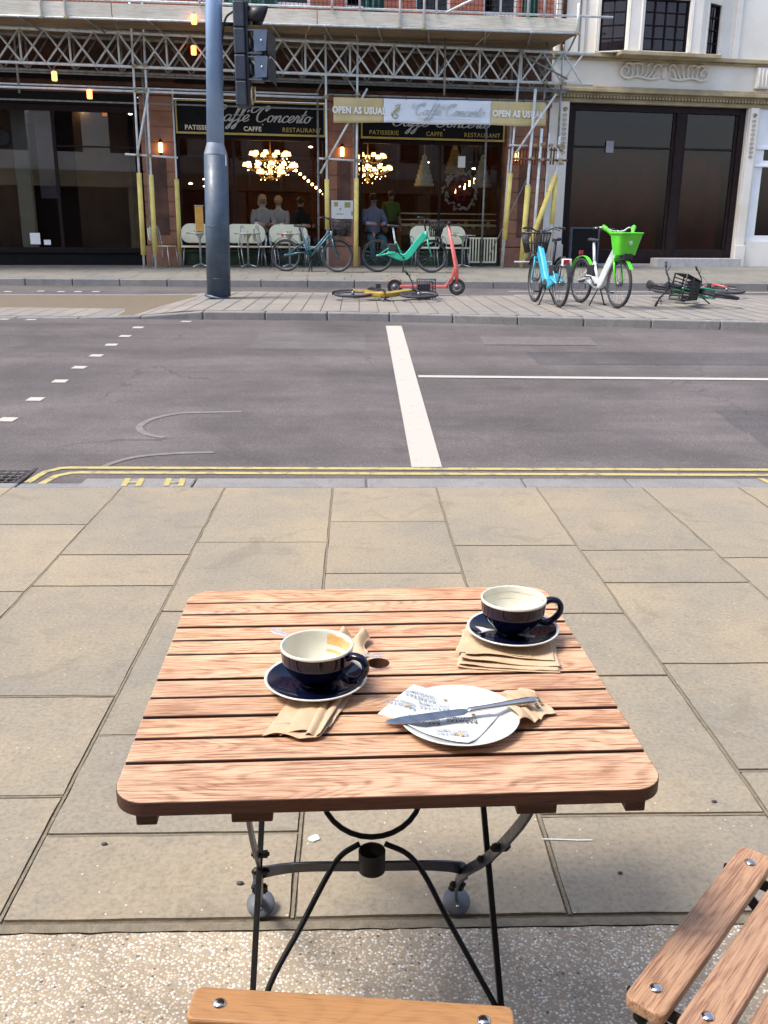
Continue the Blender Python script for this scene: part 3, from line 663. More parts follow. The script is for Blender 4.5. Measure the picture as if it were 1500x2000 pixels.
for i in range(11):
    g = .0033; y0, y1 = ysl[i]+(g if i else 0), ysl[i+1]-(g if i < 10 else 0); r = .1+.85*random.random()
    z0, z1 = TZ-.021, TZ+random.uniform(-.0006, .0004)
    if i == 5:
        a, b, c, d = -.3655, -.05, .05, .3655; N_ = 40; cy = (y0+y1)/2; hy = (y1-y0)/2
        for (p, q, e) in ((a, b, 0), (c, d, 1)):
            vs = [(p,y0,z0),(q,y0,z0),(q,y1,z0),(p,y1,z0),(p,y0,z1),(q,y0,z1),(q,y1,z1),(p,y1,z1)]
            mbh.add(vs, [(4,5,6,7)], 0, r); mbh.add(vs, [(0,3,2,1),(0,1,5,4),(2,3,7,6),((3,0,4,7) if e == 0 else (1,2,6,5))], 1, r)
        outer = []; inner = []
        for k in range(N_):
            t = 2*math.pi*(k+.5)/N_; cx_, sy_ = math.cos(t), math.sin(t); m_ = min(.05/abs(cx_) if abs(cx_) > 1e-6 else 9, hy/abs(sy_) if abs(sy_) > 1e-6 else 9)
            outer.append((cx_*m_, cy+sy_*m_)); inner.append((cx_*.0195, cy+sy_*.0195))
        for sx_ in (-1, 1):
            for sy2 in (-1, 1):
                cq = (sx_*.05, cy+sy2*hy); kk = min(range(N_), key=lambda q_: (outer[q_][0]-cq[0])**2+(outer[q_][1]-cq[1])**2); outer[kk] = cq
        vs = [(p[0], p[1], z1) for p in outer]+[(p[0], p[1], z1) for p in inner]+[(p[0], p[1], z0) for p in inner]+[(p[0], p[1], z0) for p in outer]
        mbh.add(vs, [(k, (k+1) % N_, N_+(k+1) % N_, N_+k) for k in range(N_)], 0, r)
        mbh.add(vs, [(N_+k, N_+(k+1) % N_, 2*N_+(k+1) % N_, 2*N_+k) for k in range(N_)]+[(3*N_+k, (3*N_+(k+1) % N_), (k+1) % N_, k) for k in range(N_) if abs(outer[k][1]-cy) > hy-1e-4 and abs(outer[(k+1) % N_][1]-cy) > hy-1e-4], 1, r)
        continue
    cr = .045
    rs = (cr, cr, 0, 0) if i == 0 else ((0, 0, cr, cr) if i == 10 else (0, 0, 0, 0))
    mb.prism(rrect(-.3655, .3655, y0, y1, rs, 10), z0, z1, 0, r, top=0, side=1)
top = mb.build('tabletop', [M['wood_top'], M['wood_edge']], tb, bev=.0022, bseg=3)
mbh.build('centre_board', [M['wood_top'], M['wood_edge']], tb)
mb = MB()
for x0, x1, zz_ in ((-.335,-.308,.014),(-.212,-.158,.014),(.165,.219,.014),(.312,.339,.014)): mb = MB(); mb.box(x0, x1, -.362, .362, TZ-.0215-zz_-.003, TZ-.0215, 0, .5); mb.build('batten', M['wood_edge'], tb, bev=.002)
# legs: two crossing frames (table-local coordinates)
cz, sz = math.cos(rad(1.7)), math.sin(rad(1.7))
def TL(p):
    x, y = p[0]-.037, p[1]-1.411; return (x*cz+y*sz, -x*sz+y*cz, p[2])
for pts in ([(-.170,1.70,.70),(-.174,1.459,.414),(-.178,1.284,.207),(-.184,1.12,.012)], [(.226,1.70,.70),(.234,1.468,.425),(.246,1.262,.180),(.252,1.12,.012)]):
    fr = MB(); fr.tube([TL(p) for p in pts], .006, flat=(.012, .010, (0,.6,-.7))); fr.build('leg', M['iron'], tb, bev=.0015)
arc = MB(); R0 = .084; c0 = (.027, 1.438)
def PLN(x, s):  # s = distance up the slanting plane measured from the ring joint
    return TL((x, 1.438+s*.644, .389+s*.765))
pts = [PLN(.027-R0*1.35, .30), PLN(.027-R0*1.22, .17)]+[PLN(.027+R0*math.sin(a)*1.12, R0-R0*math.cos(a)) for a in [rad(-96+i*12) for i in range(17)]]+[PLN(.027+R0*1.22, .17), PLN(.027+R0*1.35, .30)]
arc.tube(pts, .0052, 10)
pb = spline([TL(p) for p in [(-.176,1.225,.135),(-.150,1.284,.206),(-.10,1.341,.275),(-.053,1.396,.340),(-.028,1.418,.366),(.005,1.430,.381)]], 6); arc.tube(pb, .0052, 10)
pb = spline([TL(p) for p in [(.246,1.250,.165),(.2,1.303,.228),(.155,1.355,.29),(.122,1.395,.338),(.092,1.418,.366),(.05,1.430,.381)]], 6); arc.tube(pb, .0052, 10)
arc.build('scroll_brace', M['iron'], tb)
rg = MB(); c = TL((.027, 1.418, .335)); n = 36; prof = [(.0245, 0), (.0245, .040), (.0215, .040), (.0215, 0), (.0245, 0)]
rg.lathe(prof, n, c, smooth=False, cap=False); rg.build('parasol_ring', M['iron'], tb)
st = MB()
P = spline([TL(p) for p in [(-.195,1.505,.236),(-.192,1.492,.268),(-.165,1.462,.300),(-.10,1.440,.325),(.027,1.432,.331),(.13,1.440,.325),(.185,1.470,.298),(.203,1.500,.268),(.205,1.51,.236)]], 8)
st.tube(P, 0, flat=(.024, .005, (0,-.25,1))); st.build('cross_strap', M['strap'], tb, bev=.001)
for pts in ([(-.165,1.16,.70),(-.172,1.30,.49),(-.176,1.42,.345),(-.186,1.52,.225),(-.206,1.66,.075),(-.213,1.705,.035)], [(.268,1.16,.70),(.262,1.22,.585),(.238,1.381,.391),(.206,1.46,.296),(.197,1.52,.225),(.212,1.65,.085),(.221,1.70,.035)]):
    st = MB(); P = spline([TL(p) for p in pts], 6); st.tube(P, 0, flat=(.020, .006, (0,.75,.66))); st.build('leg', M['strap'], tb, bev=.001)
for p, ax in (((-.170,1.385,.395),0),((-.176,1.43,.325),0),((.243,1.335,.44),1),((.248,1.345,.435),1),((.232,1.41,.36),1),((-.192,1.53,.21),0),((.199,1.53,.21),0),((-.200,1.60,.145),0),((.205,1.60,.145),0)):
    bt = MB(); c = Vector(TL(p)); bt.tube([c-Vector((.013,0,0)), c+Vector((.013,0,0))], .0075, 6); bt.tube([c-Vector((.016,0,0)), c+Vector((.016,0,0))], .004, 8); bt.build('pivot_bolt', M['iron'], tb, bev=.001)
for x in (-.213, .221):
    ft = MB(); c = TL((x, 1.712, 0)); ft.lathe([(.0305,.001),(.031,.006),(.028,.010),(.008,.014),(0,.014)], 28, mat=Matrix.Translation((c[0], c[1], .018)) @ Matrix.Rotation(rad(32), 4, 'X'))
    f = ft.build('foot', M['rubber'], tb); 
    sc = MB(); sc.sphere((c[0], c[1]-.019, .0225), .004, 6, sc=(1,1,.5)); sc.build('screw', M['steel'], f)
for x in (-.184, .252):
    ft = MB(); c = TL((x, 1.115, 0)); ft.lathe([(.0305,.001),(.031,.006),(.028,.012),(.008,.022),(0,.022)], 28, c); ft.build('foot', M['rubber'], tb)

# ---------------------------------------------------------------- crockery
def cup(label, loc, hang):
    t = empty('coffee_cup', loc, hang, label, 'cup', 'coffee cups')
    out = [(.0, .001), (.024, .001), (.027, .0), (.0285, .004), (.0275, .007), (.034, .012), (.0435, .021), (.0505, .031), (.0548, .041), (.0562, .0425), (.0568, .050), (.0578, .060), (.0584, .0645)]
    m_ = [0]*(len(out)-1)
    b = MB(); b.lathe(out, 56, mi=0, cap=False)
    rim = [(.0584, .0645), (.0586, .0665), (.0578, .0684), (.0562, .0688), (.0545, .0680), (.0538, .0655), (.0530, .055), (.0510, .042), (.045, .028), (.033, .014), (.018, .0095), (0, .009)]
    b2 = MB(); b2.lathe(rim, 56, cap=False)
    body = b.build('body', M['navy'], t, sub=1); b2.build('inside', M['cream'], t, sub=1)
    h = MB()
    P = spline([(.0550, 0, .0560), (.066, 0, .0610), (.080, 0, .0585), (.0865, 0, .0480), (.0845, 0, .0355), (.0740, 0, .0235), (.0600, 0, .0185), (.0470, 0, .0225)], 8)
    vs = []; n = 14
    h.tube(P, [.0058 - .0006*math.sin(math.pi*i/len(P)) for i in range(len(P))], n)
    h.v = [(x, y*1.45, z) for x, y, z in h.v]
    h.build('handle', M['navy'], t); return t
def saucer(label, loc, group='saucers'):
    t = empty('saucer', loc, 0, label, 'saucer', group)
    b = MB(); b.lathe([(.0775, .0178), (.066, .0125), (.045, .0072), (.026, .0062), (.0235, .0062), (.021, .0052), (0, .0052)], 60, cap=False); b.build('well', M['navy'], t, sub=1)
    b = MB(); b.lathe([(0, .0024), (.027, .0024), (.028, 0), (.032, 0), (.034, .0028), (.050, .0040), (.070, .0098), (.0815, .0160), (.0826, .0178), (.0818, .0192), (.0800, .0192), (.0775, .0178)], 60, cap=False); b.build('rim', M['white_glaze'], t, sub=1); return t
Z1 = TZ+.0035
saucer('navy saucer with white rim under the front left cup, on a brown napkin', (-.066, 1.342, Z1))
c1 = cup('empty navy and cream cup nearer the camera with an orange foam stain inside', (-.0635, 1.342, Z1+.0062), rad(-27))
Z2 = TZ+.0115
saucer('navy saucer with white rim under the far right cup, on folded brown napkins', (.2795, 1.516, Z2))
c2 = cup('navy and cream cup at the far right corner, faint coffee rings inside', (.2785, 1.516, Z2+.0062), rad(4))
# foam stain inside the first cup
def inner_r(z): return interp(z, [.0095,.014,.028,.042,.055,.0655], [.018,.033,.045,.0510,.0530,.0538])
b = MB(); n1, n2 = 26, 12; vs = []; fs = []
a0, a1_ = rad(18), rad(74)
for i in range(n1+1):
    for j in range(n2+1):
        a = a0+(a1_-a0)*i/n1; zt = .062+.003*mn.noise(Vector((a*3, 0, 0))); zb = .036+.011*mn.noise(Vector((a*2.2, 3, 0)))-.004*math.sin((a-a0)/(a1_-a0)*math.pi)
        z = zb+(zt-zb)*j/n2; r = inner_r(z)-.0005; vs.append((r*math.cos(a), r*math.sin(a), z))
for i in range(n1):
    for j in range(n2): fs.append((i*(n2+1)+j, i*(n2+1)+j+1, (i+1)*(n2+1)+j+1, (i+1)*(n2+1)+j))
b.add(vs, fs, smooth=True); b.build('coffee_stain', M['coffee'], c1, rot=(0,0,rad(27)))
for zc in (.058, .045):
    b = MB(); pts = [((inner_r(zc+.001*math.sin(k*.7))-.0004)*math.cos(rad(k*10)), (inner_r(zc)-.0004)*math.sin(rad(k*10)), zc+.0012*math.sin(k*.9)) for k in range(1, 20)]
    b.tube(pts, .00025, 5); b.build('coffee_ring', M['coffee'], c2)
def spoon(label, loc, rz, tilt, roll=0, L=.13, cat='teaspoon', wk=1.0):
    t = empty('teaspoon', loc, 0, label, cat, 'teaspoons'); t.rotation_euler = (roll, tilt, rz)
    b = MB(); n = 22; vs = []; fs = []; m_ = 9
    for i in range(n+1):
        s = i/n; x = L*(s-.5)
        wd = interp(s, [0, .03, .12, .35, .62, .68, .76, .86, .95, 1], [.001, .0045*wk, .0060*wk, .0030*wk, .0024, .0060, .0130, .0150, .0100, .001])
        dip = interp(s, [0, .2, .5, .66, .72, .85, 1], [0, .001, .004, .001, -.001, -.002, .001]); cup_ = interp(s, [0, .64, .74, .86, 1], [0, 0, .0045, .005, .0])
        for j in range(m_):
            q = -1+2*j/(m_-1); vs.append((x, wd*q, dip+cup_*(q*q-1)))
    for i in range(n):
        for j in range(m_-1): a = i*m_+j; fs.append((a, a+m_, a+m_+1, a+1))
    b.add(vs, fs, smooth=True); o = b.build('spoon_body', M['spoon'], t); s_ = o.modifiers.new('s', 'SOLIDIFY'); s_.thickness = .0014; s_.offset = 0
    o2 = o.modifiers.new('sub', 'SUBSURF'); o2.render_levels = 1; return t
spoon('steel teaspoon sticking out behind the front left cup, pointing left', (-.108, 1.468, Z1+.0235), rad(-45), rad(2), L=.125, wk=1.6)
spoon('steel teaspoon on the front left saucer, its tip by the table hole', (-.006, 1.398, Z1+.0235), rad(194), rad(-2), L=.105, wk=1.2)
spoon('steel teaspoon with its bowl showing on the left side of the far right saucer', (.254, 1.500, Z2+.0150), rad(160), 0, L=.125)
# plate
PC = (.152, 1.228); PZ = TZ+.0005
def plate_z(x, y):
    r = math.hypot(x-PC[0], y-PC[1]); return PZ+interp(r, [0, .056, .068, .088, .092, .3], [.0052, .0055, .0085, .0165, .0172, .0165])
pt = empty('side_plate', (PC[0], PC[1], PZ), 0, 'round white side plate holding paper and a knife, front right of the table', 'plate')
b = MB(); b.lathe([(0, .001), (.045, .0005), (.048, 0), (.052, .0010), (.070, .0050), (.086, .0115), (.0915, .0150), (.0912, .0166), (.0885, .0160), (.080, .0125), (.068, .0075), (.056, .0045), (.030, .0042), (0, .0042)], 72); b.build('plate_body', M['white_glaze'], pt, sub=1)
def sheetmesh(name, corners, nu, nv, zf, m, parent=None, thick=.0004, warp=None, label=None, cat=None, group=None, loc=(0,0,0)):
    b = MB(); vs = []; fs = []
    p00, p10, p11, p01 = [Vector((c[0], c[1], 0)) for c in corners]
    for i in range(nu+1):
        for j in range(nv+1):
            u, v = i/nu, j/nv; p = p00*(1-u)*(1-v)+p10*u*(1-v)+p11*u*v+p01*(1-u)*v
            if warp: dx, dy = warp(u, v); p = p+Vector((dx, dy, 0))
            vs.append((p.x, p.y, zf(p.x, p.y, u, v)))
    for i in range(nu):
        for j in range(nv): a = i*(nv+1)+j; fs.append((a, a+nv+1, a+nv+2, a+1))
    b.add(vs, fs, smooth=True); o = b.build(name, m, parent, off=loc)
    if parent is None: o.location = loc
    s_ = o.modifiers.new('s', 'SOLIDIFY'); s_.thickness = thick; s_.offset = 1
    if label: tag(o, label, cat, group)
    return o
def N3(x, y, s, k=0): return mn.noise(Vector((x*s, y*s, k)))
# printed paper on the plate
e1 = Vector((.065, .106, 0)).normalized(); e2 = Vector((e1.y, -e1.x, 0))
pl0 = Vector((.031, 1.221, 0))
pcor = [pl0, pl0+e2*.148, pl0+e2*.148+e1*.108, pl0+e1*.112]
def pzf(x, y, u=0, v=0):
    z = plate_z(x, y)+.0014+.0010*N3(x, y, 30, 2)
    return z+.0035*max(0, .3-u)*2*(1-.5*v)
pb_ = T('printed_paper', 'white greaseproof paper printed in grey, lying across the plate', 'paper', (.11, 1.23, TZ+.01))
sheetmesh('sheet', [(p.x, p.y) for p in pcor], 36, 26, pzf, M['paper'], pb_.o, .0003, loc=pb_.base)
b = MB()
def flat_text(txt, size, x, y, rz, m, parent, base, zf, bold=0.0, dz=.0008):
    cu = bpy.data.curves.new('t', 'FONT'); cu.body = txt; cu.size = size; cu.align_x = 'CENTER'; cu.align_y = 'CENTER'; cu.resolution_u = 2; cu.space_character = 1.12; cu.offset = bold
    to = bpy.data.objects.new('t', cu); me = bpy.data.meshes.new_from_object(to); bpy.data.objects.remove(to); bpy.data.curves.remove(cu)
    c, s = math.cos(rz), math.sin(rz)
    for v in me.vertices:
        X = x+v.co.x*c-v.co.y*s; Y = y+v.co.x*s+v.co.y*c; v.co = (X-base[0], Y-base[1], zf(X, Y)+dz-base[2])
    me.name = 'printed_words'; me.materials.clear(); me.materials.append(m); o = bpy.data.objects.new('printed_words', me); COL.objects.link(o); o.parent = parent; return o
rzt = math.pi+rad(-6)
for (px, py, dk) in ((.098,1.284,0),(.066,1.256,0),(.118,1.262,0),(.156,1.222,1),(.100,1.217,1),(.138,1.186,0),(.182,1.190,0),(.090,1.187,0),(.120,1.155,0),(.165,1.155,0)):
    q = Vector((px, py, 0))-pl0; a_, b_ = q.dot(e2), q.dot(e1)
    if not (.010 < a_ < .136 and .006 < b_ < .102): continue
    mm = M['ink_dark'] if dk else M['ink']
    flat_text('GENTLEMEN', .0076, px, py+.0042, rzt, mm, pb_.o, pb_.base, pzf, .0002, .0010); flat_text('BARISTAS', .0098, px, py-.0052, rzt, mm, pb_.o, pb_.base, pzf, .00025, .0010)
    flat_text('x', .0050, px, py-.0125, rzt, mm, pb_.o, pb_.base, pzf)
for k, (x, y) in enumerate(((.137, 1.282), (.078, 1.252), (.152, 1.176), (.142, 1.181), (.175, 1.235))):
    b = MB(); b.sphere((x, y, pzf(x, y)+.001), .0028, 6, sc=(1.2, .8, .5)); tag(b.build('crumb', M['crumb'], off=(x, y, pzf(x, y)), loc=(x, y, pzf(x, y))), ('yellow crumb near the far rim of the plate, above the knife', 'yellow crumb on the paper corner left of the plate', 'yellow crumb near the camera side of the plate, the right of a pair', 'yellow crumb near the camera side of the plate, the left of a pair', 'yellow crumb beside the knife where blade meets handle')[k], 'crumb', 'crumbs on the plate')
# knife
kn = empty('table_knife', (.160, 1.227, PZ+.0205), 0, 'steel table knife resting across the plate and paper, blade to the left', 'knife')
kn.rotation_euler = (0, rad(-.6), math.atan2(.057, .236))
b = MB(); n = 26
top_ = []; bot = []
for i in range(n+1):
    s = i/n; x = -.122+.128*s; w_ = interp(s, [0, .06, .2, .6, .93, 1], [.0015, .0080, .0120, .0122, .0105, .0040]); top_.append((x, w_*.55, .0)); bot.append((x, -w_*.9 if s > .02 else -.001, 0))
poly = [(p[0], p[1]) for p in bot]+[(p[0], p[1]) for p in reversed(top_)]
b.prism(poly, -.0006, .0010); b.build('blade', M['blade'], kn, rot=(rad(6), 0, 0), bev=.0004)
b = MB(); P = [(.004,0,0),(.010,0,.0005),(.022,0,.001),(.05,0,.0015),(.085,0,.002),(.108,0,.002),(.116,0,.0015),(.119,0,.001)]; b.tube(P, [.0035,.0048,.0040,.0045,.0060,.0070,.0055,.001], 14)
b.v = [(x, y*1.25, z*.85) for x, y, z in b.v]; b.build('handle', M['steel'], kn, sub=1)
# napkins
def nap1(x, y, u, v):
    f = abs(N3(x, y, 17, 3))*1.5+.5*abs(math.sin(u*5+v*7+N3(x, y, 12)*4)); edge = max(0, .22-v)*.028*(.4+.6*math.sin(u*math.pi))
    up = max(0, v-.72)*.075*(.5+.5*math.sin(u*9+1)); cover = 1-min(1, max(0, (v-.25)/.1))*min(1, max(0, (.82-v)/.08))
    return TZ+.0008+(.0052*f*(.35+.65*u)+edge+up)*cover+.0012*N3(x, y, 60)*cover
napA = sheetmesh('paper_napkin', [(-.137,1.188), (-.052,1.178), (.020,1.520), (-.030,1.535)], 70, 110, nap1, M['kraft'], None, .0006, warp=lambda u, v: (.018*math.sin(v*math.pi)*(u-.2)+.004*math.sin(v*40)*(v > .75), .006*math.sin(u*7)*(1 if v < .1 else 0)), label='crumpled brown paper napkin under the front left saucer, a wide end towards the camera', cat='napkin', group='brown paper napkins', loc=(-.06, 1.3, TZ))
sheetmesh('fold', [(-.112,1.190), (-.066,1.184), (-.040,1.296), (-.078,1.300)], 30, 40, lambda x, y, u, v: TZ+.0035+.0075*math.sin(math.pi*u)*(1-.6*v)+.0012*N3(x, y, 50, 8), M['kraft'], napA, .0006, warp=lambda u, v: (.010*u*(1-v), .010*u*(1-v)), loc=(-.06, 1.3, TZ))
sheetmesh('fold', [(-.078,1.183), (-.053,1.181), (-.022,1.30), (-.050,1.30)], 20, 40, lambda x, y, u, v: TZ+.003+.0090*abs(math.sin(math.pi*(u*1.5+v*.4)))*(1-.5*v), M['kraft'], napA, .0006, loc=(-.06, 1.3, TZ))
def foldz(z0, gap, seed):
    def f(x, y, u, v):
        k = 4*v*(1-v)
        front = max(0, 1-v/.35)
        z = z0+.0009*N3(x, y, 40, seed)+front*gap*(.45+.55*math.sin(u*5.0+seed*1.9)+.4*N3(x, y, 26, seed+4))
        if u < .12: z += (.12-u)*.03*(.5+N3(x, y, 30, seed+2))
        return max(z, z0)
    return f
nb = T('folded_napkins', 'stack of folded brown paper napkins under the far right saucer', 'napkin', (.265, 1.47, TZ))
qs = [[(.168,1.408),(.340,1.388),(.360,1.540),(.196,1.565)], [(.172,1.413),(.338,1.392),(.358,1.535),(.198,1.560)], [(.176,1.425),(.344,1.404),(.352,1.53),(.200,1.555)], [(.186,1.441),(.338,1.424),(.350,1.53),(.205,1.56)], [(.170,1.452),(.300,1.432),(.300,1.54),(.205,1.575)]]
for k, (q, z0, gp) in enumerate(zip(qs, (TZ+.0006, TZ+.0022, TZ+.0040, TZ+.0068, TZ+.0088), (.0015, .0035, .0065, .0070, .0040))):
    sheetmesh('fold', q, 46, 34, foldz(z0, gp, k*3+1), M['kraft'], nb.o, .0006, loc=nb.base)
def nap3(x, y, u, v):
    f = abs(math.sin(u*6+v*9+N3(x, y, 22)*3)); r = math.hypot(x-PC[0], y-PC[1])
    hmp = .022*math.exp(-((x-.262)**2+(y-1.292)**2)/.0006)
    return TZ+.002+.006*f*(1-.5*v)+hmp*.6+(.016 if r < .093 else .016*max(0, 1-(r-.093)/.03))
nap3v = lambda x, y: nap3(x, y, min(1, max(0, (x-.23)/.075)), min(1, max(0, (y-1.2)/.13)))
nc = T('scrunched_napkin', 'scrunched brown paper napkin printed with dark letters, between the plate and the right table edge', 'napkin', (.27, 1.27, TZ))
sheetmesh('sheet', [(.236,1.192), (.303,1.252), (.272,1.330), (.225,1.290)], 44, 44, lambda x, y, u, v: nap3v(x, y), M['kraft'], nc.o, .0007, warp=lambda u, v: (.004*math.sin(v*9), .004*math.sin(u*11)), loc=nc.base)
flat_text('TAS', .010, .284, 1.276, rad(120), M['ink_dark'], nc.o, nc.base, nap3v, .0003, .0016); flat_text('MEN', .009, .275, 1.268, rad(120), M['ink_dark'], nc.o, nc.base, nap3v, .0003, .0016)

# ---------------------------------------------------------------- folding chairs
def chair(label, org, rz, wood, seed):
    t = empty('folding_chair', (org[0], org[1], 0), rz, label, 'chair', 'slatted folding chairs')
    random.seed(seed)
    for k in range(6):
        b = MB(); yc = .175-.072*k
        b.prism(rrect(-.215, .215, yc-.0285, yc+.0285, [.013]*4, 5), .440, .460, 0, .1+.85*random.random()); sl = b.build('seat_slat', wood, t, bev=.004, bseg=3)
        for x in (-.175, .175):
            b = MB(); b.lathe([(.0092,.4596),(.0090,.4612),(.0070,.4632),(.0035,.4643),(0,.4645)], 20, (x, yc, 0)); b.build('rivet', M['steel'], sl)
    for z in (.70, .79):
        b = MB(); P = [(-.215+.043*i, -.27-.03*math.cos((i-5)/5*1.2)-(z-.7)*.18, z) for i in range(11)]
        b.tube(P, 0, flat=(.062, .016, (0,-.15,1))); b.build('back_slat', wood, t, bev=.003)
    for s in (-1, 1):
        b = MB(); b.tube([(s*.175, .215, .430), (s*.175, -.215, .430)], 0, flat=(.018, .006, (0,0,1)))
        b.tube([(s*.187, .205, .0), (s*.187, .05, .30), (s*.187, -.17, .60), (s*.187, -.27, .84)], 0, flat=(.006, .018, (1,0,0)))
        b.tube([(s*.167, -.235, .0), (s*.167, -.05, .22), (s*.167, .195, .425)], 0, flat=(.006, .018, (1,0,0)))
        b.build('side_frame', M['iron'], t, bev=.001)
        b = MB(); b.tube([(s*.158, .03, .327), (s*.198, .03, .327)], .011, 12); b.build('pivot', M['iron'], t)
        b = MB(); b.tube([(s*.150, .185, .418), (s*.196, .185, .418)], .010, 12); b.build('pivot', M['iron'], t)
    for p_, q_ in (((-.187, .17, .07), (.187, .17, .07)), ((-.167, -.19, .05), (.167, -.19, .05)), ((-.175, -.10, .428), (.175, -.10, .428))): b = MB(); b.tube([p_, q_], .006, 8); b.build('stretcher', M['iron'], t)
    return t
def rot2(a, x, y): return (x*math.cos(a)-y*math.sin(a), x*math.sin(a)+y*math.cos(a))
M['wood_chair2'] = woodm('grained_oak_slats', (.50,.30,.18), (.25,.125,.075), (.42,.25,.17), grain=1.15, weather=.5, rough=.42, freq=7)
a = rad(-5.8); d = rot2(a, 0, .175); chair('honey coloured slatted folding chair at the near side of the table', (-.009-d[0], .973-d[1]), a, M['wood_chair'], 5)
a = rad(47.5); d = rot2(a, 0, .175); chair('pinkish oak slatted folding chair turned at an angle right of the other chair', (.525-d[0], 1.133-d[1]), a, M['wood_chair2'], 9)

# ================================================================ BUILDINGS (facade frame: u along, v into the building, z up)
FZ = .70
def opening_wall(mb, u0, u1, z0, z1, holes, v0, v1, mi=0):
    "wall u0..u1, z0..z1 with rectangular holes (non overlapping in u)"
    holes = sorted(holes); u = u0
    for (a, b, c, d) in holes:
        if a > u: mb.box(u, a, v0, v1, z0, z1, mi)
        if c > z0: mb.box(a, b, v0, v1, z0, c, mi)
        if d < z1: mb.box(a, b, v0, v1, d, z1, mi)
        u = b
    if u < u1: mb.box(u, u1, v0, v1, z0, z1, mi)
caf = T('cafe_building', 'red sandstone building with black gold-lettered cafe fronts and brick storeys, behind the scaffold', 'building', (-3, 0, FZ), fac=True)
for k, (a, b) in enumerate(((-12.5, -9.3), (-4.97, -4.16), (-.70, .08), (3.63, 4.72))):
    mb = MB()
    mb.box(a, b, -.10, .4, FZ, 1.16)
    z = 1.18
    while z < 4.1:
        mb.box(a+.04, b-.04, -.06, .4, z, z+.30); mb.box(a+.055, b-.055, -.045, .4, z+.30, z+.322); z += .322
    mb.box(a-.02, b+.02, -.13, .4, z, z+.14); mb.box(a, b, -.08, .4, z+.14, 4.40)
    caf.part('pier', mb, M['sand'], bev=.008)
    mb = MB()
    if b-a < 3:
        m_ = (a+b)/2; mb.box(m_-.16, m_+.16, -.075, -.05, 1.4, 3.1); caf.part('carved_panel', mb, M['sand_dark'], bev=.01)
mb = MB(); mb.box(-14, 4.72, -.05, .4, 4.40, 4.56, 0); mb.box(-14, 4.72, -.16, .4, 4.56, 4.66, 0); mb.box(-14, 4.72, 0, .4, 4.66, 5.9, 0); caf.part('fascia_band', mb, M['sand_dark'], bev=.01)  # dark tone also carries the shade under the platform
for a, b in ((-9.2, -5.0), (-4.1, -.8), (-.62, 3.72)):
    mb = MB(); mb.box(a, b, -.34, -.17, 4.63, 4.78); caf.part('awning_box', mb, M['blackpaint'], bev=.01)
mb = MB(); holes = [(-11.6+1.62*i, -10.75+1.62*i, 6.35, 8.3) for i in range(10)]; opening_wall(mb, -14, 4.72, 5.9, 9.4, holes, .0, .4)
for lvl in range(1, 3): opening_wall(mb, -14, 4.72, 6.0+3.4*lvl, 9.4+3.4*lvl, [(a, b, c+3.4*lvl, d+3.4*lvl) for a, b, c, d in holes], 0, .4)
caf.part('upper_wall', mb, M['brickred'])
for lvl in range(3):
    for (a, b, c, d) in holes:
        c += 3.4*lvl; d += 3.4*lvl
        mb = MB(); mb.box(a, b, .12, .17, c, c+.08); mb.box(a, b, .12, .17, d-.08, d); mb.box(a, a+.07, .12, .17, c+.08, d-.08); mb.box(b-.07, b, .12, .17, c+.08, d-.08); mb.box(a+.07, b-.07, .125, .165, (c+d)/2-.03, (c+d)/2+.03)
        w_ = caf.part('window', mb, M['white_paint']); g = MB(); g.box(a+.07, b-.07, .14, .15, c+.08, d-.08); caf.part('pane', g, M['glass_dark'], w_)
mb = MB(); mb.box(-14, 4.72, .5, .9, 5.9, 16.2); caf.part('upper_rooms', mb, M['in_black'])
# rooms behind the ground floor glass
mb = MB()
for a, b in ((-9.3, -4.97), (-4.16, -.70), (.08, 3.63)):
    pass
mb.box(-12.4, 4.7, .4, 5.2, FZ-.05, FZ+.03); caf.part('shop_floor', mb, M['in_floor'])
mb = MB(); mb.box(-12.4, 4.7, 5.2, 5.4, FZ, 4.4); mb.box(-4.7, -4.5, .4, 5.2, FZ, 4.4); mb.box(4.5, 4.7, .4, 5.2, FZ, 4.4); mb.box(-12.4, -12.2, .4, 5.2, FZ, 4.4); caf.part('room_wall', mb, M['in_dark'])
mb = MB(); mb.box(-12.4, 4.7, .4, 5.4, 4.22, 4.38); caf.part('ceiling', mb, M['in_black'])
mb = MB()
for x in (-3.2, -2.3, -1.4, 1.0, 2.0, 3.0): mb.box(x-.05, x+.05, 5.12, 5.2, 1.0, 4.0)
for z in (1.6, 2.6, 3.5): mb.box(-4.5, 4.5, 5.08, 5.2, z, z+.05)
caf.part('wall_panelling', mb, M['sand_dark'])
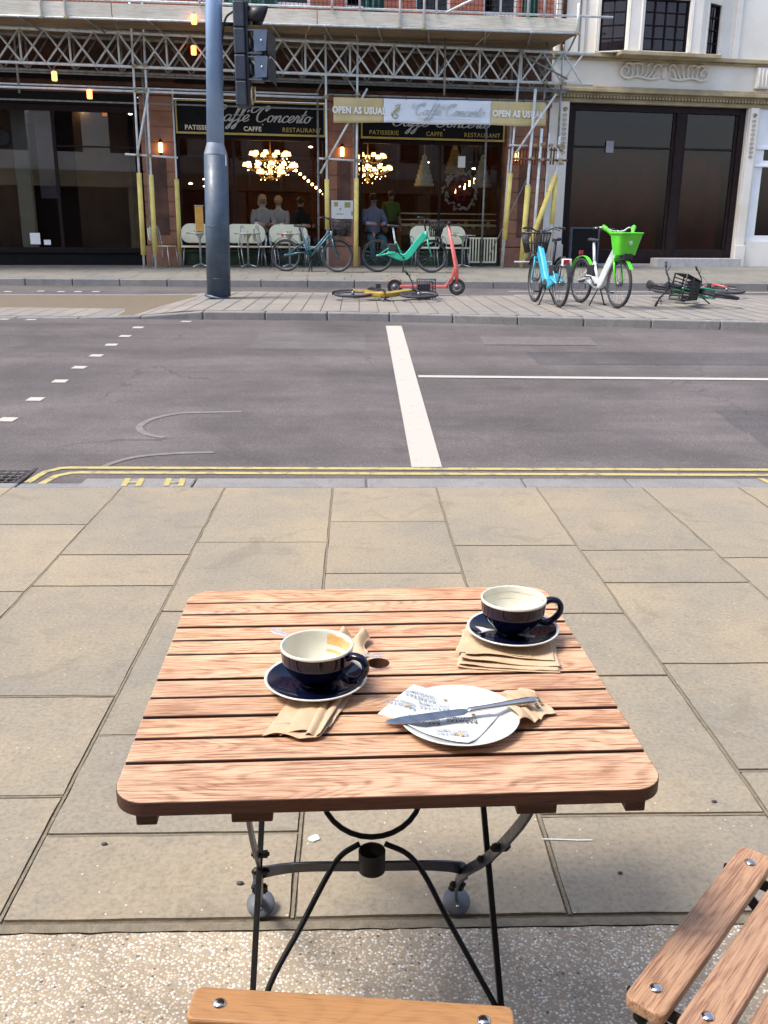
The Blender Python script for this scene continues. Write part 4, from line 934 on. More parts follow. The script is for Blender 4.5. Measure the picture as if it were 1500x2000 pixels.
# cafe fronts
for a, b, nm in ((-4.14, -.74, 0), (.10, 3.60, 1)):
    # low stall riser
    mb = MB(); mb.box(a, b, .02, .25, FZ, 1.02); mb.box(a, b, -.03, .27, 1.02, 1.07); caf.part('stall_riser', mb, M['hedge'], bev=.01)
    f = MB(); t_ = .055
    f.box(a, b, .05, .14, 1.07, 1.07+t_); f.box(a, b, .05, .14, 3.52, 3.60)
    for u in ([a, a+(b-a)*.365, b-t_] if nm == 0 else [a, a+1.93, b-t_]): f.box(u, u+t_, .05, .14, 1.07+t_, 3.52)
    fr_ = caf.part('shop_window', f, M['dark_frame'], bev=.005)
    g = MB(); g.box(a+t_, b-t_, .09, .10, 1.07+t_, 3.52); caf.part('glass', g, M['glass'], fr_)
    # fascia sign
    s_ = MB(); s_.box(a, b, -.04, .05, 3.60, 4.34); sb = caf.part('sign_board', s_, M['blackpaint'])
    gdn = MB(); zb, zt = 3.655, 4.30
    gdn.box(a+.0, b-.0, -.065, -.041, zb-.045, zb); gdn.box(a, b, -.065, -.041, zt, zt+.03); gdn.box(a, a+.035, -.065, -.041, zb, zt); gdn.box(b-.035, b, -.065, -.041, zb, zt)
    caf.part('gold_moulding', gdn, M['gold'], sb)
    L = MB(); x0, x1 = (-3.50, -1.22) if nm == 0 else (.66, 3.10)
    if nm == 0: script(L, "Caffe' Concerto", x0+.12, 3.905, .33, -.062, .085, .36, x1-x0)
    else: script(L, "Caffe' Concerto", x0+.12, 3.905, .33, -.062, .085, .36, x1-x0)
    caf.part('script_lettering', L, M['silver_letters'], sb)
    for wd, cx_ in (('PATISSERIE', a+.55), ('CAFFE', (a+b)/2+.02), ('RESTAURANT', b-.55)):
        o_ = text_mesh(wd, .135, M['gold'] if nm or wd == 'RESTAURANT' else M['cream_letters'], sb, Vector((cx_, -.046, 3.745))-caf.base, (math.pi/2, 0, 0), ext=.006, bold=.004 if nm == 0 and wd != 'RESTAURANT' else .001, space=1.1)
        if wd == 'CAFFE':
            ac = MB(); ac.box(cx_+.225, cx_+.245, -.06, -.046, 3.835, 3.86); caf.part('accent', ac, M['cream_letters'], sb)
# left shop front
mb = MB(); mb.box(-9.3, -4.97, .0, .3, FZ, .98); mb.box(-9.3, -4.97, -.05, .3, .98, 1.05); caf.part('stall_riser', mb, M['blackpaint'], bev=.01)
f = MB()
for u0, u1 in ((-9.3, -9.22), (-6.86, -6.79), (-5.09, -4.97)): f.box(u0, u1, .03, .14, 1.05, 4.02)
f.box(-9.3, -4.97, .03, .14, 4.02, 4.16); f.box(-9.22, -6.86, .04, .13, 1.05, 1.11); f.box(-6.79, -5.09, .04, .13, 1.05, 1.11); f.box(-6.79, -5.09, .05, .12, 3.28, 3.31)
fr_ = caf.part('shop_window', f, M['dark_frame'], bev=.005)
g = MB(); g.box(-9.22, -5.09, .08, .09, 1.11, 4.02); caf.part('glass', g, M['glass_clear'], fr_)
mb = MB(); mb.box(-9.3, -4.97, -.02, .2, 4.16, 4.40); caf.part('sign_board', mb, M['blackpaint'])
mb = MB(); mb.box(-6.55, -5.3, 1.3, 1.4, FZ, 4.2); caf.part('partition', mb, M['in_brown'])
mb = MB(); mb.box(-9.2, -7.75, .9, 1.0, 1.1, 4.2); caf.part('partition', mb, M['in_brown'])
mb = MB(); mb.box(-7.32, -6.95, .75, .8, 2.2, 3.95); caf.part('curtain', mb, M['in_grey'])
cl = T('shop_column', 'pale green square column standing inside the shop window at the far left', 'column', (-7.66, .7, FZ), fac=True)
mb = MB(); mb.box(-7.80, -7.48, .55, .85, FZ, 4.2); mb.box(-7.84, -7.44, .51, .89, FZ, .9); mb.box(-7.84, -7.44, .51, .89, 4.05, 4.21); cl.part('shaft', mb, M['col_green'], bev=.01)
ck = T('round_wall_disc', 'round grey disc hanging on the brown wall inside the far left shop window', 'wall disc', (-8.08, .86, 3.3), fac=True)
mb = MB(); mt = Matrix.Translation((-8.06, .86, 3.50)) @ Matrix.Rotation(math.pi/2, 4, 'X'); mb.lathe([(0, -.02), (.17, -.02), (.18, .0), (.17, .03), (.15, .03), (.148, .024), (0, .024)], 32, mat=mt); ck.part('disc', mb, M['in_grey'])
for (u, z, w_, h_, lb) in ((-7.43, 1.30, .22, .25, 'larger white notice taped low inside the far left shop window'), (-7.17, 1.22, .15, .11, 'smaller white notice right of the larger one, low in the far left shop window')):
    mb = MB(); mb.box(u-w_/2, u+w_/2, .060, .066, z-h_/2, z+h_/2); tag(mb.build('paper_notice', M['plain_white'], off=(u, .06, z), loc=FW(u, .06, z), rot=(0, 0, TH)), lb, 'notice')
for i, (u, z) in enumerate(((-6.95,4.05),(-6.3,4.0),(-5.75,3.98),(-5.25,4.1),(-6.0,3.7),(-8.6,4.0))):
    mb = MB(); mb.lathe([(.0,0),(.04,0),(.045,.03),(0,.03)], 14, (u, .9+i*.3, 4.18)); o_ = mb.build('ceiling_downlight', M['downlight'], off=(u, .9+i*.3, 4.2), loc=FW(u, .9+i*.3, 4.2), rot=(0, 0, TH)); tag(o_, 'tiny lit downlight in the ceiling of the left shop', 'downlight', 'left shop ceiling downlights')
# wall lamps on the piers
for u, lb in ((-4.50, 'lit amber wall lamp on the pier left of the first cafe window'), (-.36, 'lit amber wall lamp on the pier between the two cafe windows'), (3.9, 'lit amber wall lamp on the pier right of the second cafe window')):
    t = T('wall_lamp', lb, 'wall lamp', (u, -.08, 3.15), 'amber wall lamps', fac=True)
    mb = MB(); mb.lathe([(0,0),(.035,.005),(.045,.04),(.045,.20),(.03,.22),(0,.22)], 16, (u, -.15, 3.18)); t.part('glass_shade', mb, M['warm_wall'])
    mb = MB(); mb.lathe([(.05,.22),(.055,.235),(.03,.27),(.01,.30),(0,.31)], 16, (u, -.15, 3.18)); mb.lathe([(0,-.05),(.03,-.04),(.045,0),(.045,.006),(0,.006)], 16, (u, -.15, 3.18)); mb.box(u-.03, u+.03, -.15, -.06, 3.42, 3.45); t.part('bracket', mb, M['dark_frame'])
# poster on middle pier
t = T('menu_poster', 'white menu poster with pictures on the pier between the cafe windows', 'poster', (-.33, -.09, 1.9), fac=True)
mb = MB(); mb.box(-.62, -.04, -.088, -.082, 1.80, 2.22); t.part('sheet', mb, M['plain_white'])
mb = MB()
for a, b, c, d in ((-.55,-.46,2.08,2.18),(-.30,-.16,2.06,2.18),(-.14,-.07,1.88,1.98),(-.5,-.33,1.9,1.92),(-.42,-.38,2.0,2.05)): mb.box(a, b, -.092, -.088, c, d)
t.part('pictures', mb, M['banner_crest'])
# ---------------------------------------------------------------- stone building
sb = T('stone_building', 'cream stone building with bay window, cornices and a dark shopfront at the right', 'building', (8, 0, FZ), fac=True)
for a, b in ((4.73, 5.22), (9.98, 10.30)): mb = MB(); mb.box(a, b, -.02, .4, FZ, 4.56); sb.part('side_pier', mb, M['portland'], bev=.006)
for a, b in ((4.98, 5.20), (10.0, 10.22)):
    p = MB(); p.box(a-.03, b+.03, -.13, -.021, FZ, 1.25); p.box(a, b, -.09, -.021, 1.25, 4.56); pp = sb.part('pilaster', p, M['portland'], bev=.008)
    c = MB(); cx = (a+b)/2; random.seed(int(a*10))
    P = [(cx+.055*math.cos(k*.5)*(1-.03*k), -.10, 4.38+.055*math.sin(k*.5)*(1-.03*k)) for k in range(26)]; c.tube(P, .008, 5)
    z = 4.26
    while z > 3.35:
        for s in (-1, 1): c.tube([(cx, -.095, z), (cx+s*.035, -.10, z+.02), (cx+s*.05, -.10, z-.015), (cx+s*.02, -.10, z-.03)], .007, 5)
        c.sphere((cx, -.095, z-.045), .014, 5); z -= .105
    sb.part('carved_drop', c, M['portland_trim'], pp)
mb = MB(); mb.box(4.73, 16, -.04, .4, 4.56, 4.66); mb.box(4.73, 16, -.10, .4, 4.72, 4.78); mb.box(4.73, 16, -.22, .4, 4.78, 4.86); mb.box(4.73, 16, -.16, .4, 4.86, 4.92); sb.part('lower_cornice', mb, M['portland_trim'], bev=.012)
mb = MB(); u = 4.76
while u < 16: mb.box(u, u+.045, -.13, -.041, 4.66, 4.715); u += .085
mb.box(4.73, 16, -.08, .4, 4.66, 4.72); sb.part('dentils', mb, M['portland_trim'])
mb = MB(); mb.box(4.73, 16, -.02, .4, 4.92, 5.50); sb.part('frieze', mb, M['portland'])
mb = MB(); mb.box(4.73, 16, -.12, .4, 5.50, 5.55); mb.box(4.73, 16, -.20, .4, 5.55, 5.64); mb.box(6.2, 8.75, -.62, -.20, 5.55, 5.64); sb.part('upper_cornice', mb, M['portland_trim'], bev=.012)
# scroll ornament: two mirrored acanthus sprays
for s in (-1, 1):
    c = MB(); cx = 7.60
    def L_(pts, r0, r1=None, y=-.05):
        P = spline([(cx+s*p[0], y-.03*math.sin(math.pi*i_/(len(pts)-1)), 5.10+p[1]) for i_, p in enumerate(pts)], 6); r1 = r1 or r0*.5
        c.tube(P, [r0+(r1-r0)*k_/(len(P)-1) for k_ in range(len(P))], 7)
    L_([(.14,.06),(.40,.03),(.72,.08),(.95,.03),(1.10,.08),(1.15,.18),(1.08,.28),(.97,.26),(.94,.17),(1.01,.13)], .034, .022)
    L_([(1.10,.26),(.98,.36),(.84,.34),(.80,.27)], .03, .018); L_([(.92,.33),(.72,.37),(.60,.33),(.62,.27)], .03, .016)
    for k in range(6): x = .22+.115*k; L_([(x+.10,.06),(x+.03,.14),(x-.02+.02*k,.24),(x-.10+.03*k,.33)], .034-.002*k, .012)
    L_([(.30,.30),(.20,.36),(.10,.31),(.13,.23),(.20,.24)], .03, .016); L_([(.48,.31),(.40,.37),(.32,.35)], .026, .014)
    sb.part('scroll_ornament', c, M['portland'])
c = MB(); c.sphere((7.6, -.03, 5.28), .10, 8, sc=(.9, .6, 1.6)); sb.part('ornament_boss', c, M['portland'])
# corbel between the two cornices
mb = MB(); mb.box(10.02, 10.42, -.14, -.021, 5.0, 5.48)
for k in range(4): mb.tube([(10.07+.1*k, -.15, 5.44), (10.06+.1*k, -.17, 5.25), (10.08+.1*k, -.15, 5.03)], [.03, .022, .03], 8)
sb.part('corbel', mb, M['portland'], bev=.01)
# shopfront
mb = MB(); z0, z1 = .78, 4.56
for a, b, c, d in ((5.22, 5.38, z0, z1), (9.82, 9.98, z0, z1), (8.12, 8.34, z0, 4.40), (5.38, 9.82, 4.40, z1), (5.38, 8.12, z0, 1.12), (8.34, 9.82, z0, 1.12)): mb.box(a, b, .10, .24, c, d)
for a, b in ((5.38, 8.12), (8.34, 9.82)):
    for c in ((a, a+.08, 1.12, 4.40), (b-.08, b, 1.12, 4.40), (a+.08, b-.08, 3.55, 3.60)): mb.box(c[0], c[1], .14, .22, c[2], c[3])
fr_ = sb.part('shopfront', mb, M['dark_frame'], bev=.008)
g = MB(); g.box(5.46, 8.04, .17, .18, 1.12, 4.4); g.box(8.42, 9.74, .17, .18, 1.12, 4.4); sb.part('glass', g, M['glass_dark'], fr_)
mb = MB(); mb.box(5.22, 9.98, -.05, .35, FZ, .78); sb.part('threshold', mb, M['granite_base'], bev=.008)
mb = MB(); mb.box(5.1, 10.1, 2.2, 2.3, .75, 4.56); mb.box(5.1, 5.2, .3, 2.2, .75, 4.56); mb.box(10.0, 10.1, .3, 2.2, .75, 4.56); mb.box(5.1, 10.1, .3, 2.3, 4.5, 4.6); mb.box(5.1, 10.1, .3, 2.3, .70, .8); sb.part('shop_interior', mb, M['in_black'])
mb = MB(); mb.box(5.5, 8.02, .5, .54, 1.1, 3.5); mb.box(8.45, 9.72, .5, .54, 1.1, 3.5); sb.part('display_panel', mb, pm('red_brown_blind', (.40,.12,.06), (.10,.03,.035), 1.1, .8))
# white framed shopfront at the right edge
mb = MB()
for a, b, c, d in ((10.30, 10.55, 1.5, 4.56), (10.55, 16, 3.62, 4.56), (10.55, 16, 3.20, 3.34), (13, 13.3, 1.5, 3.62), (10.3, 16, 1.36, 1.5)): mb.box(a, b, .02, .22, c, d)
mb.box(10.28, 16, -.02, .02, 3.60, 3.68); mb.box(10.28, 16, -.03, .02, 3.18, 3.24); fr_ = sb.part('shopfront', mb, M['white_paint'], bev=.01)
g = MB(); g.box(10.55, 16, .10, .11, 1.5, 3.62); sb.part('glass', g, M['glass_dark'], fr_)
mb = MB(); mb.box(10.30, 16, -.05, .4, FZ, 1.36); sb.part('stall_riser', mb, M['portland'], bev=.01)
mb = MB(); mb.box(10.4, 16, 1.5, 1.6, .8, 4.5); sb.part('shop_interior', mb, M['in_black'])
# upper wall, attached strips and bay window
mb = MB(); mb.box(4.73, 16, 0, .4, 5.64, 17); sb.part('upper_wall', mb, M['portland'])
mb = MB()
for a, b, v in ((4.75, 4.87, -.08), (4.95, 5.30, -.14), (5.36, 5.46, -.10), (9.35, 9.5, -.06)): mb.box(a, b, v, -.001, 5.64, 17)
sb.part('wall_strip', mb, M['portland'], bev=.01)
mb = MB(); mb.tube([(4.91, -.16, 5.6), (4.91, -.16, 17)], .05, 10); sb.part('drainpipe', mb, M['sand_dark'])
bay = [(5.45, 0), (6.42, -.52), (8.22, -.52), (9.28, 0)]
bw = MB()
def face_frame(mbw, p, q, z0, z1, t0, t1, wz0, wz1, depth=.16):
    "solid wall panel from p to q with a window hole between fractions t0..t1"
    P = Vector((p[0], p[1], 0)); Q = Vector((q[0], q[1], 0)); d = (Q-P); L = d.length; d.normalize(); n = Vector((-d.y, d.x, 0))
    mt = Matrix(((d.x, n.x, 0, P.x), (d.y, n.y, 0, P.y), (0, 0, 1, 0), (0, 0, 0, 1)))
    a, b = L*t0, L*t1
    mbw.box(0, a, 0, depth, z0, z1, mat=mt); mbw.box(b, L, 0, depth, z0, z1, mat=mt); mbw.box(a, b, 0, depth, z0, wz0, mat=mt); mbw.box(a, b, 0, depth, wz1, z1, mat=mt)
    for k in (0, 1):  # moulded reveals
        mbw.box(a-.09+.035*k, a-.06+.035*k, -.025+.01*k, 0, wz0, wz1+.06, mat=mt); mbw.box(b+.06-.035*k, b+.09-.035*k, -.025+.01*k, 0, wz0, wz1+.06, mat=mt)
    return mt, a, b
for (i, (t0, t1, nx)) in enumerate(((.36, .90, 2), (.19, .815, 4), (.22, .62, 2))):
    for lv, (z0, z1, wa, wb, nz) in enumerate(((5.64, 6.95, 5.665, 6.78, 4), (6.95, 8.6, 7.05, 8.4, 5))):
        mt, a, b = face_frame(bw, bay[i], bay[i+1], z0, z1, t0, t1, wa, wb)
        f = MB(); f.box(a, a+.04, .05, .10, wa, wb, mat=mt); f.box(b-.04, b, .05, .10, wa, wb, mat=mt); f.box(a+.04, b-.04, .05, .10, wa, wa+.035, mat=mt); f.box(a+.04, b-.04, .05, .10, wb-.035, wb, mat=mt)
        for k in range(1, nx): x = a+(b-a)*k/nx; f.box(x-.012, x+.012, .06, .09, wa+.035, wb-.035, mat=mt)
        for k in range(1, nz): z = wa+(wb-wa)*k/nz; f.box(a+.04, b-.04, .058, .088, z-.010, z+.010, mat=mt)
        w_ = sb.part('window', f, M['blackpaint']); g = MB(); g.box(a, b, .10, .105, wa, wb, mat=mt); sb.part('pane', g, M['glass_dark'], w_)
        g = MB(); g.box(a, b, .30, .31, wa, wb, mat=mt); sb.part('blind', g, M['in_grey'], w_)
sb.part('bay', bw, M['portland'], bev=.006)
mb = MB(); mb.prism([bay[0], bay[3], bay[2], bay[1]][::-1] if False else [(5.45,0),(6.42,-.52),(8.22,-.52),(9.28,0)], 8.6, 8.8); sb.part('bay_roof', mb, M['portland_trim'])
mb = MB(); mb.box(7.65, 9.98, -.45, -.051, FZ-.05, .93); tag(mb.build('stone_step', M['granite_base'], off=(8.8, -.3, FZ), loc=FW(8.8, -.3, FZ), rot=(0,0,TH), bev=.015), 'low pale granite step in front of the dark shopfront', 'step')
mb = MB(); mb.box(6.30, 6.50, .13, .136, 3.45, 3.72); tag(mb.build('paper_notice', M['in_grey'], off=(6.4, .13, 3.6), loc=FW(6.4, .13, 3.6), rot=(0,0,TH)), 'small grey notice inside the dark shopfront of the stone building', 'notice')

# building behind the camera (seen only as reflections in the glass; height set to shade the table)
bb = T('terrace_building', 'pale stone terrace behind the table, seen reflected in the shop glass', 'building', (0, -2.2, 0))
mb = MB(); hs = [(-16+2.4*i, -14.8+2.4*i, 5.0, 7.2) for i in range(14)]
def owall(mb, hs, z0, z1): 
    u = -18
    for a, b, c, d in hs: mb.box(u, a, -2.4, -1.9, z0, z1); mb.box(a, b, -2.4, -1.9, z0, c); mb.box(a, b, -2.4, -1.9, d, z1); u = b
    mb.box(u, 18, -2.4, -1.9, z0, z1)
for l in range(2): owall(mb, [(a, b, c+3.4*l, d+3.4*l) for a, b, c, d in hs], 4.2+3.4*l, 7.6+3.4*l)
bb.part('wall', mb, M['portland'])
mb = MB(); mb.box(-18, 18, -2.6, -2.4, 0, 11.0); bb.part('rooms', mb, M['in_black'])
mb = MB(); mb.box(-18, 18, -2.4, -1.8, 3.5, 4.2)
for i in range(8): mb.box(-18+4.9*i, -17.3+4.9*i, -2.4, -1.85, 0, 3.5)
bb.part('shop_front', mb, M['portland_trim'])

# ================================================================ SCAFFOLD
sc_ = T('scaffold', 'galvanised tube scaffold with lattice beams, pine boards and yellow foam sleeves across the cafe front', 'scaffold', (-1, -1.3, FZ), fac=True)
def tubeP(name, pts, r=.024, m=None, parent=None, n=10):
    b = MB(); b.tube(pts, r, n); return sc_.part(name, b, m or M['zinc'], parent)
def lattice(v, z0, z1, u0, u1, m):
    b = MB(); b.tube([(u0, v, z0), (u1, v, z0)], .030, 10); b.tube([(u0, v, z1), (u1, v, z1)], .030, 10)
    st = .485; k = 0; u = u0+.05
    while u+st < u1:
        b.tube([(u, v+.012, z0), (u+st, v+.012, z1)], .021, 7); b.tube([(u, v-.012, z1), (u+st, v-.012, z0)], .021, 7)
        if k % 2 == 0: b.tube([(u, v, z0), (u, v, z1)], .022, 7)
        u += st; k += 1
    return sc_.part('lattice_beam', b, m)
lattice(-1.3, 4.765, 5.40, -13, 5.26, M['zinc']); lattice(-.62, 4.74, 5.40, -13, 4.95, M['zinc_dark'])
tubeP('ledger', [(-13, -.62, 4.69), (4.9, -.62, 4.69)], .02, M['zinc_dark']); tubeP('ledger', [(-13, -1.25, 5.45), (4.2, -1.25, 5.45)], .02, M['zinc_dark'])
def zp(u): return 5.485+.0152*(u+7.3)
# fan platform boards (inner rows added to darken the wall behind) and toe boards
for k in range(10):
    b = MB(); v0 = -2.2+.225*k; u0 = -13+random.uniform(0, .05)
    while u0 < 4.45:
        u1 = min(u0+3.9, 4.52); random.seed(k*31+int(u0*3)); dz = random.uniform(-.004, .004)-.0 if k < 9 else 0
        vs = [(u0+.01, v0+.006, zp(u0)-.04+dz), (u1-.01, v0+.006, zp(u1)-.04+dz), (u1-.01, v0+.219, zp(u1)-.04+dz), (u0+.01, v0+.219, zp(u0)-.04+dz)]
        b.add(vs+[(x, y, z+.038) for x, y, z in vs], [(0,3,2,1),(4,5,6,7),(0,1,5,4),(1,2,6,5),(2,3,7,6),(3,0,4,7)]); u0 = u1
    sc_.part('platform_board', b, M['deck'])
for (a, b_) in ((-13, -9.1), (-9.1, -5.2), (-5.2, -1.15), (-1.15, 4.5)):
    b = MB()
    for h0, h1 in (((.0, .225),)):
        vs = [(a+.01, -2.24, zp(a)-.02), (b_-.01, -2.24, zp(b_)-.02), (b_-.01, -2.20, zp(b_)-.02), (a+.01, -2.20, zp(a)-.02)]
        b.add(vs+[(x, y, z+.25) for x, y, z in vs], [(0,3,2,1),(4,5,6,7),(0,1,5,4),(1,2,6,5),(2,3,7,6),(3,0,4,7)])
    sc_.part('toe_board', b, M['toe'], bev=.004)
b = MB(); b.tube([(-13, -2.25, zp(-13)-.05), (4.5, -2.25, zp(4.5)-.05)], .022, 8); sc_.part('ledger', b, M['zinc'])
for u in (-9.5, -8.2, -6.95, -5.7, -4.5, -3.3, -2.1, -1.0, .1, 1.15, 2.4, 3.4, 4.42):
    tubeP('fan_bracket', [(u, -2.28, zp(u)-.07), (u+.25, -1.35, zp(u)-.12), (u+.42, -.7, zp(u)-.14)], .02, M['rust' if 0 else 'zinc_dark'])
tubeP('guard_rail', [(-13, -2.2, zp(-13)+.29), (5.25, -2.2, zp(5.25)+.29)], .023)
tubeP('guard_rail', [(-13, -2.2, zp(-13)+.85), (4.6, -2.2, zp(4.6)+.85)], .023)
for u in (-9.8, -8.1, -6.52, -6.07, -3.5, -.85, -.28, .56, 1.07, 1.33, 2.71, 3.31, 3.67, 3.91, 4.43):
    low = -.08 if u in (-6.52, -6.07, .56, 1.07, 4.43) else .24
    p = tubeP('guard_post', [(u, -2.27, zp(u)+low), (u, -2.27, zp(u)+(1.3 if u < 4.3 else .52))], .024)
    if low < 0:
        b = MB(); b.box(u-.04, u+.04, -2.31, -2.24, zp(u)-.09, zp(u)-.03); sc_.part('coupler', b, M['brass'], p, bev=.01)
tubeP('brace', [(1.55, -2.25, zp(1.5)+.27), (2.6, -2.25, zp(2.6)+.75)], .022)
b = MB(); u = -10
while u < 4.3: b.tube([(u, -1.9, 5.75), (u, -1.9, 7.3)], .005, 4); u += .085
for k in range(14): b.tube([(-10, -1.9, 5.8+.11*k), (4.3, -1.9, 5.8+.11*k)], .005, 4)
sc_.part('mesh_guard', b, M['bike_black'])
for a, b_ in ((-3.0, -1.9), (-.1, .35), (3.4, 3.75)):
    b = MB(); P = [(a+(b_-a)*i/12, -1.6+.05*math.sin(i*1.9), 0) for i in range(13)]
    b.add([(p[0], p[1], 5.7) for p in P]+[(p[0], p[1], 7.2) for p in P], [(i, i+1, 14+i, 13+i) for i in range(12)]); sc_.part('debris_net', b, M['net'])
# standards, sleeves
def standard(u, v, z0, z1, foam=None, lean=0, m=None, base=True, r=.0242):
    p = tubeP('standard', [(u-lean, v, z0), (u, v, z1)], r, m)
    if foam:
        b = MB(); f = lambda z: u-lean+lean*(z-z0)/(z1-z0); za, zb = foam
        b.tube([(f(za), v, za), (f(zb), v, zb)], .052, 14); sc_.part('foam_sleeve', b, M['foam'], p)
    if base:
        b = MB(); b.box(u-lean-.075, u-lean+.075, v-.075, v+.075, z0-.012, z0); sc_.part('base_plate', b, M['zinc_dark'], p)
    return p
standard(-4.90, -1.3, .70, 6.4, (.98, 2.68), .06); standard(-4.66, -1.25, .70, 6.4, (1.0, 2.65), .05); standard(-4.78, -.5, .70, 5.6, None, .03, M['zinc_dark'])
standard(-4.17, -.35, .72, 4.5, (.98, 2.62), .02, r=.02); standard(-.87, -1.3, .70, 5.6, (1.55, 2.62), .0); standard(-.17, -1.3, .70, 5.6, (.74, 2.65), .05)
standard(-.95, -.4, .72, 4.4, None, .02, M['zinc_dark']); standard(-.12, -.4, .72, 4.4, None, .0, M['zinc_dark'])
standard(-7.6+.35, -1.2, 4.2, 6.0, None, 0, M['zinc_dark'], base=False); standard(1.77, -1.33, 4.42, 5.6, None, 0, M['zinc_dark'], base=False)
standard(3.50, -1.35, .70, 5.4, (1.36, 2.82), .22); standard(3.46, -1.0, .70, 3.9, None, .1, M['zinc'])
standard(3.83, -1.5, .70, 4.6, (.78, 2.56), .14, r=.034); standard(4.03, -1.5, .70, 3.78, None, .08, r=.034); standard(3.86, -1.3, .70, 2.6, (.85, 2.55), .10)
standard(4.23, -1.45, .70, 3.70, None, .03, M['zinc']); standard(4.46, -1.5, .70, 3.62, (1.73, 2.76), .10, r=.03); standard(4.15, -1.2, 2.6, 5.6, None, .0, M['zinc_dark'], base=False); standard(4.58, -1.1, 2.8, 5.6, None, .0, M['zinc_dark'], base=False)
standard(3.05, -.4, .72, 4.4, None, .02, M['zinc_dark'])
p = tubeP('brace', [(3.72, -1.55, .84), (4.44, -1.55, 2.95)], .022); b = MB(); b.tube([(3.76, -1.55, .95), (4.40, -1.55, 2.80)], .056, 14); sc_.part('foam_sleeve', b, M['foam'], p)
tubeP('brace', [(4.30, -1.55, 4.50), (3.42, -1.55, 3.24)], .026, M['brass' if 0 else 'zinc']); tubeP('brace', [(3.0, -1.2, 1.0), (3.85, -1.2, 2.75)], .012, M['zinc_dark'])
tubeP('brace', [(.03, -1.35, 4.50), (-1.02, -1.35, 2.74)]); tubeP('brace', [(-4.62, -1.4, 4.34), (-4.95, -1.4, 3.03)]); tubeP('brace', [(3.55, -1.36, 5.30), (4.62, -1.36, 4.85)], .022, M['zinc_dark'])
tubeP('brace', [(-1.05, -.9, 4.40), (-.87, -1.3, 4.75)], .02, M['zinc_dark']); tubeP('brace', [(-.2, -1.3, 4.42), (-.5, -1.0, 4.95)], .02, M['zinc_dark'])
# ledgers
tubeP('ledger', [(-13, -1.27, 4.30), (-.85, -1.27, 4.30)], .024); tubeP('ledger', [(-13, -1.0, 4.40), (-1.0, -1.0, 4.40)], .018); tubeP('ledger', [(-13, -.5, 4.16), (4.5, -.5, 4.16)], .018, M['zinc_dark']); tubeP('ledger', [(-.9, -1.28, 4.365), (4.5, -1.28, 4.385)], .02, M['zinc_dark'])
tubeP('ledger', [(-5.2, -1.35, 3.05), (-4.1, -1.35, 3.0)], .022); tubeP('ledger', [(-1.05, -1.35, 3.05), (-.1, -1.35, 3.02)], .022); tubeP('ledger', [(3.3, -1.4, 3.42), (3.75, -1.4, 3.42)], .02); tubeP('ledger', [(3.35, -1.56, 3.12), (4.66, -1.56, 3.11)], .022, M['rust']); tubeP('ledger', [(3.35, -1.2, 3.38), (4.66, -1.2, 3.36)], .022, M['rust'])
tubeP('ledger', [(3.5, -1.56, .86), (4.6, -1.56, .86)], .02)
b = MB()
for k in range(17): u = 3.35+.075*k; b.tube([(u, -.95+.02*(k % 3), 3.06), (u+.01, -.95, 3.44)], .020, 8)
sc_.part('rusty_tube_rack', b, M['rust'])
for u, z, v in ((3.86,3.42,-1.52),(4.05,3.45,-1.52),(4.25,3.43,-1.5),(4.46,3.42,-1.52),(4.50,3.36,-1.52),(3.80,3.14,-1.57),(4.03,3.12,-1.57),(4.24,3.12,-1.57),(4.47,3.12,-1.57),(4.5,3.04,-1.57),(3.44,3.12,-1.57),(4.60,3.45,-1.3),(-4.9,4.32,-1.33),(-4.7,4.32,-1.33),(-.88,4.32,-1.33),(-.19,4.38,-1.33),(-4.93,3.04,-1.37),(-4.70,3.03,-1.37),(-.9,3.05,-1.37),(-.2,3.03,-1.37),(4.1,4.76,-1.35),(4.55,4.76,-1.33),(-4.9,4.78,-1.34),(-4.68,4.80,-1.34)):
    b = MB(); b.box(u-.038, u+.038, v-.05, v+.02, z-.03, z+.03); b.tube([(u-.055, v-.03, z), (u+.06, v-.03, z)], .014, 6); b.tube([(u+.05, v-.03, z-.03), (u+.05, v-.03, z+.035)], .011, 6); sc_.part('coupler', b, M['brass'], bev=.008)
# amber lamp reflections and ghosts, built as solid glowing drums
for u, z, v, lb in ((-3.62, 5.52, -2.3, 'small amber ghost of a lamp reflection at the toe board just left of the big blue-grey pole'), (-3.66, 5.12, -1.35, 'small amber ghost of a lamp reflection at the lattice beam just left of the big blue-grey pole'), (-6.50, 4.52, -1.4, 'small amber ghost of a lamp reflection under the lattice beam near the left edge'), (-5.83, 4.20, -1.4, 'small amber ghost of a lamp reflection below the ledger left of the scaffold poles')):
    t = T('reflection_ghost', lb, 'lamp', (u, v, z), 'amber reflection ghosts', fac=True)
    b = MB(); b.lathe([(0,-.09),(.05,-.09),(.055,-.07),(.055,.07),(.045,.085),(0,.085)], 14, (u, v, z)); t.part('lens', b, M['amber']); b = MB(); b.box(u-.02, u+.02, v-.01, v+.05, z+.085, z+.12); t.part('hook', b, M['zinc_dark'])
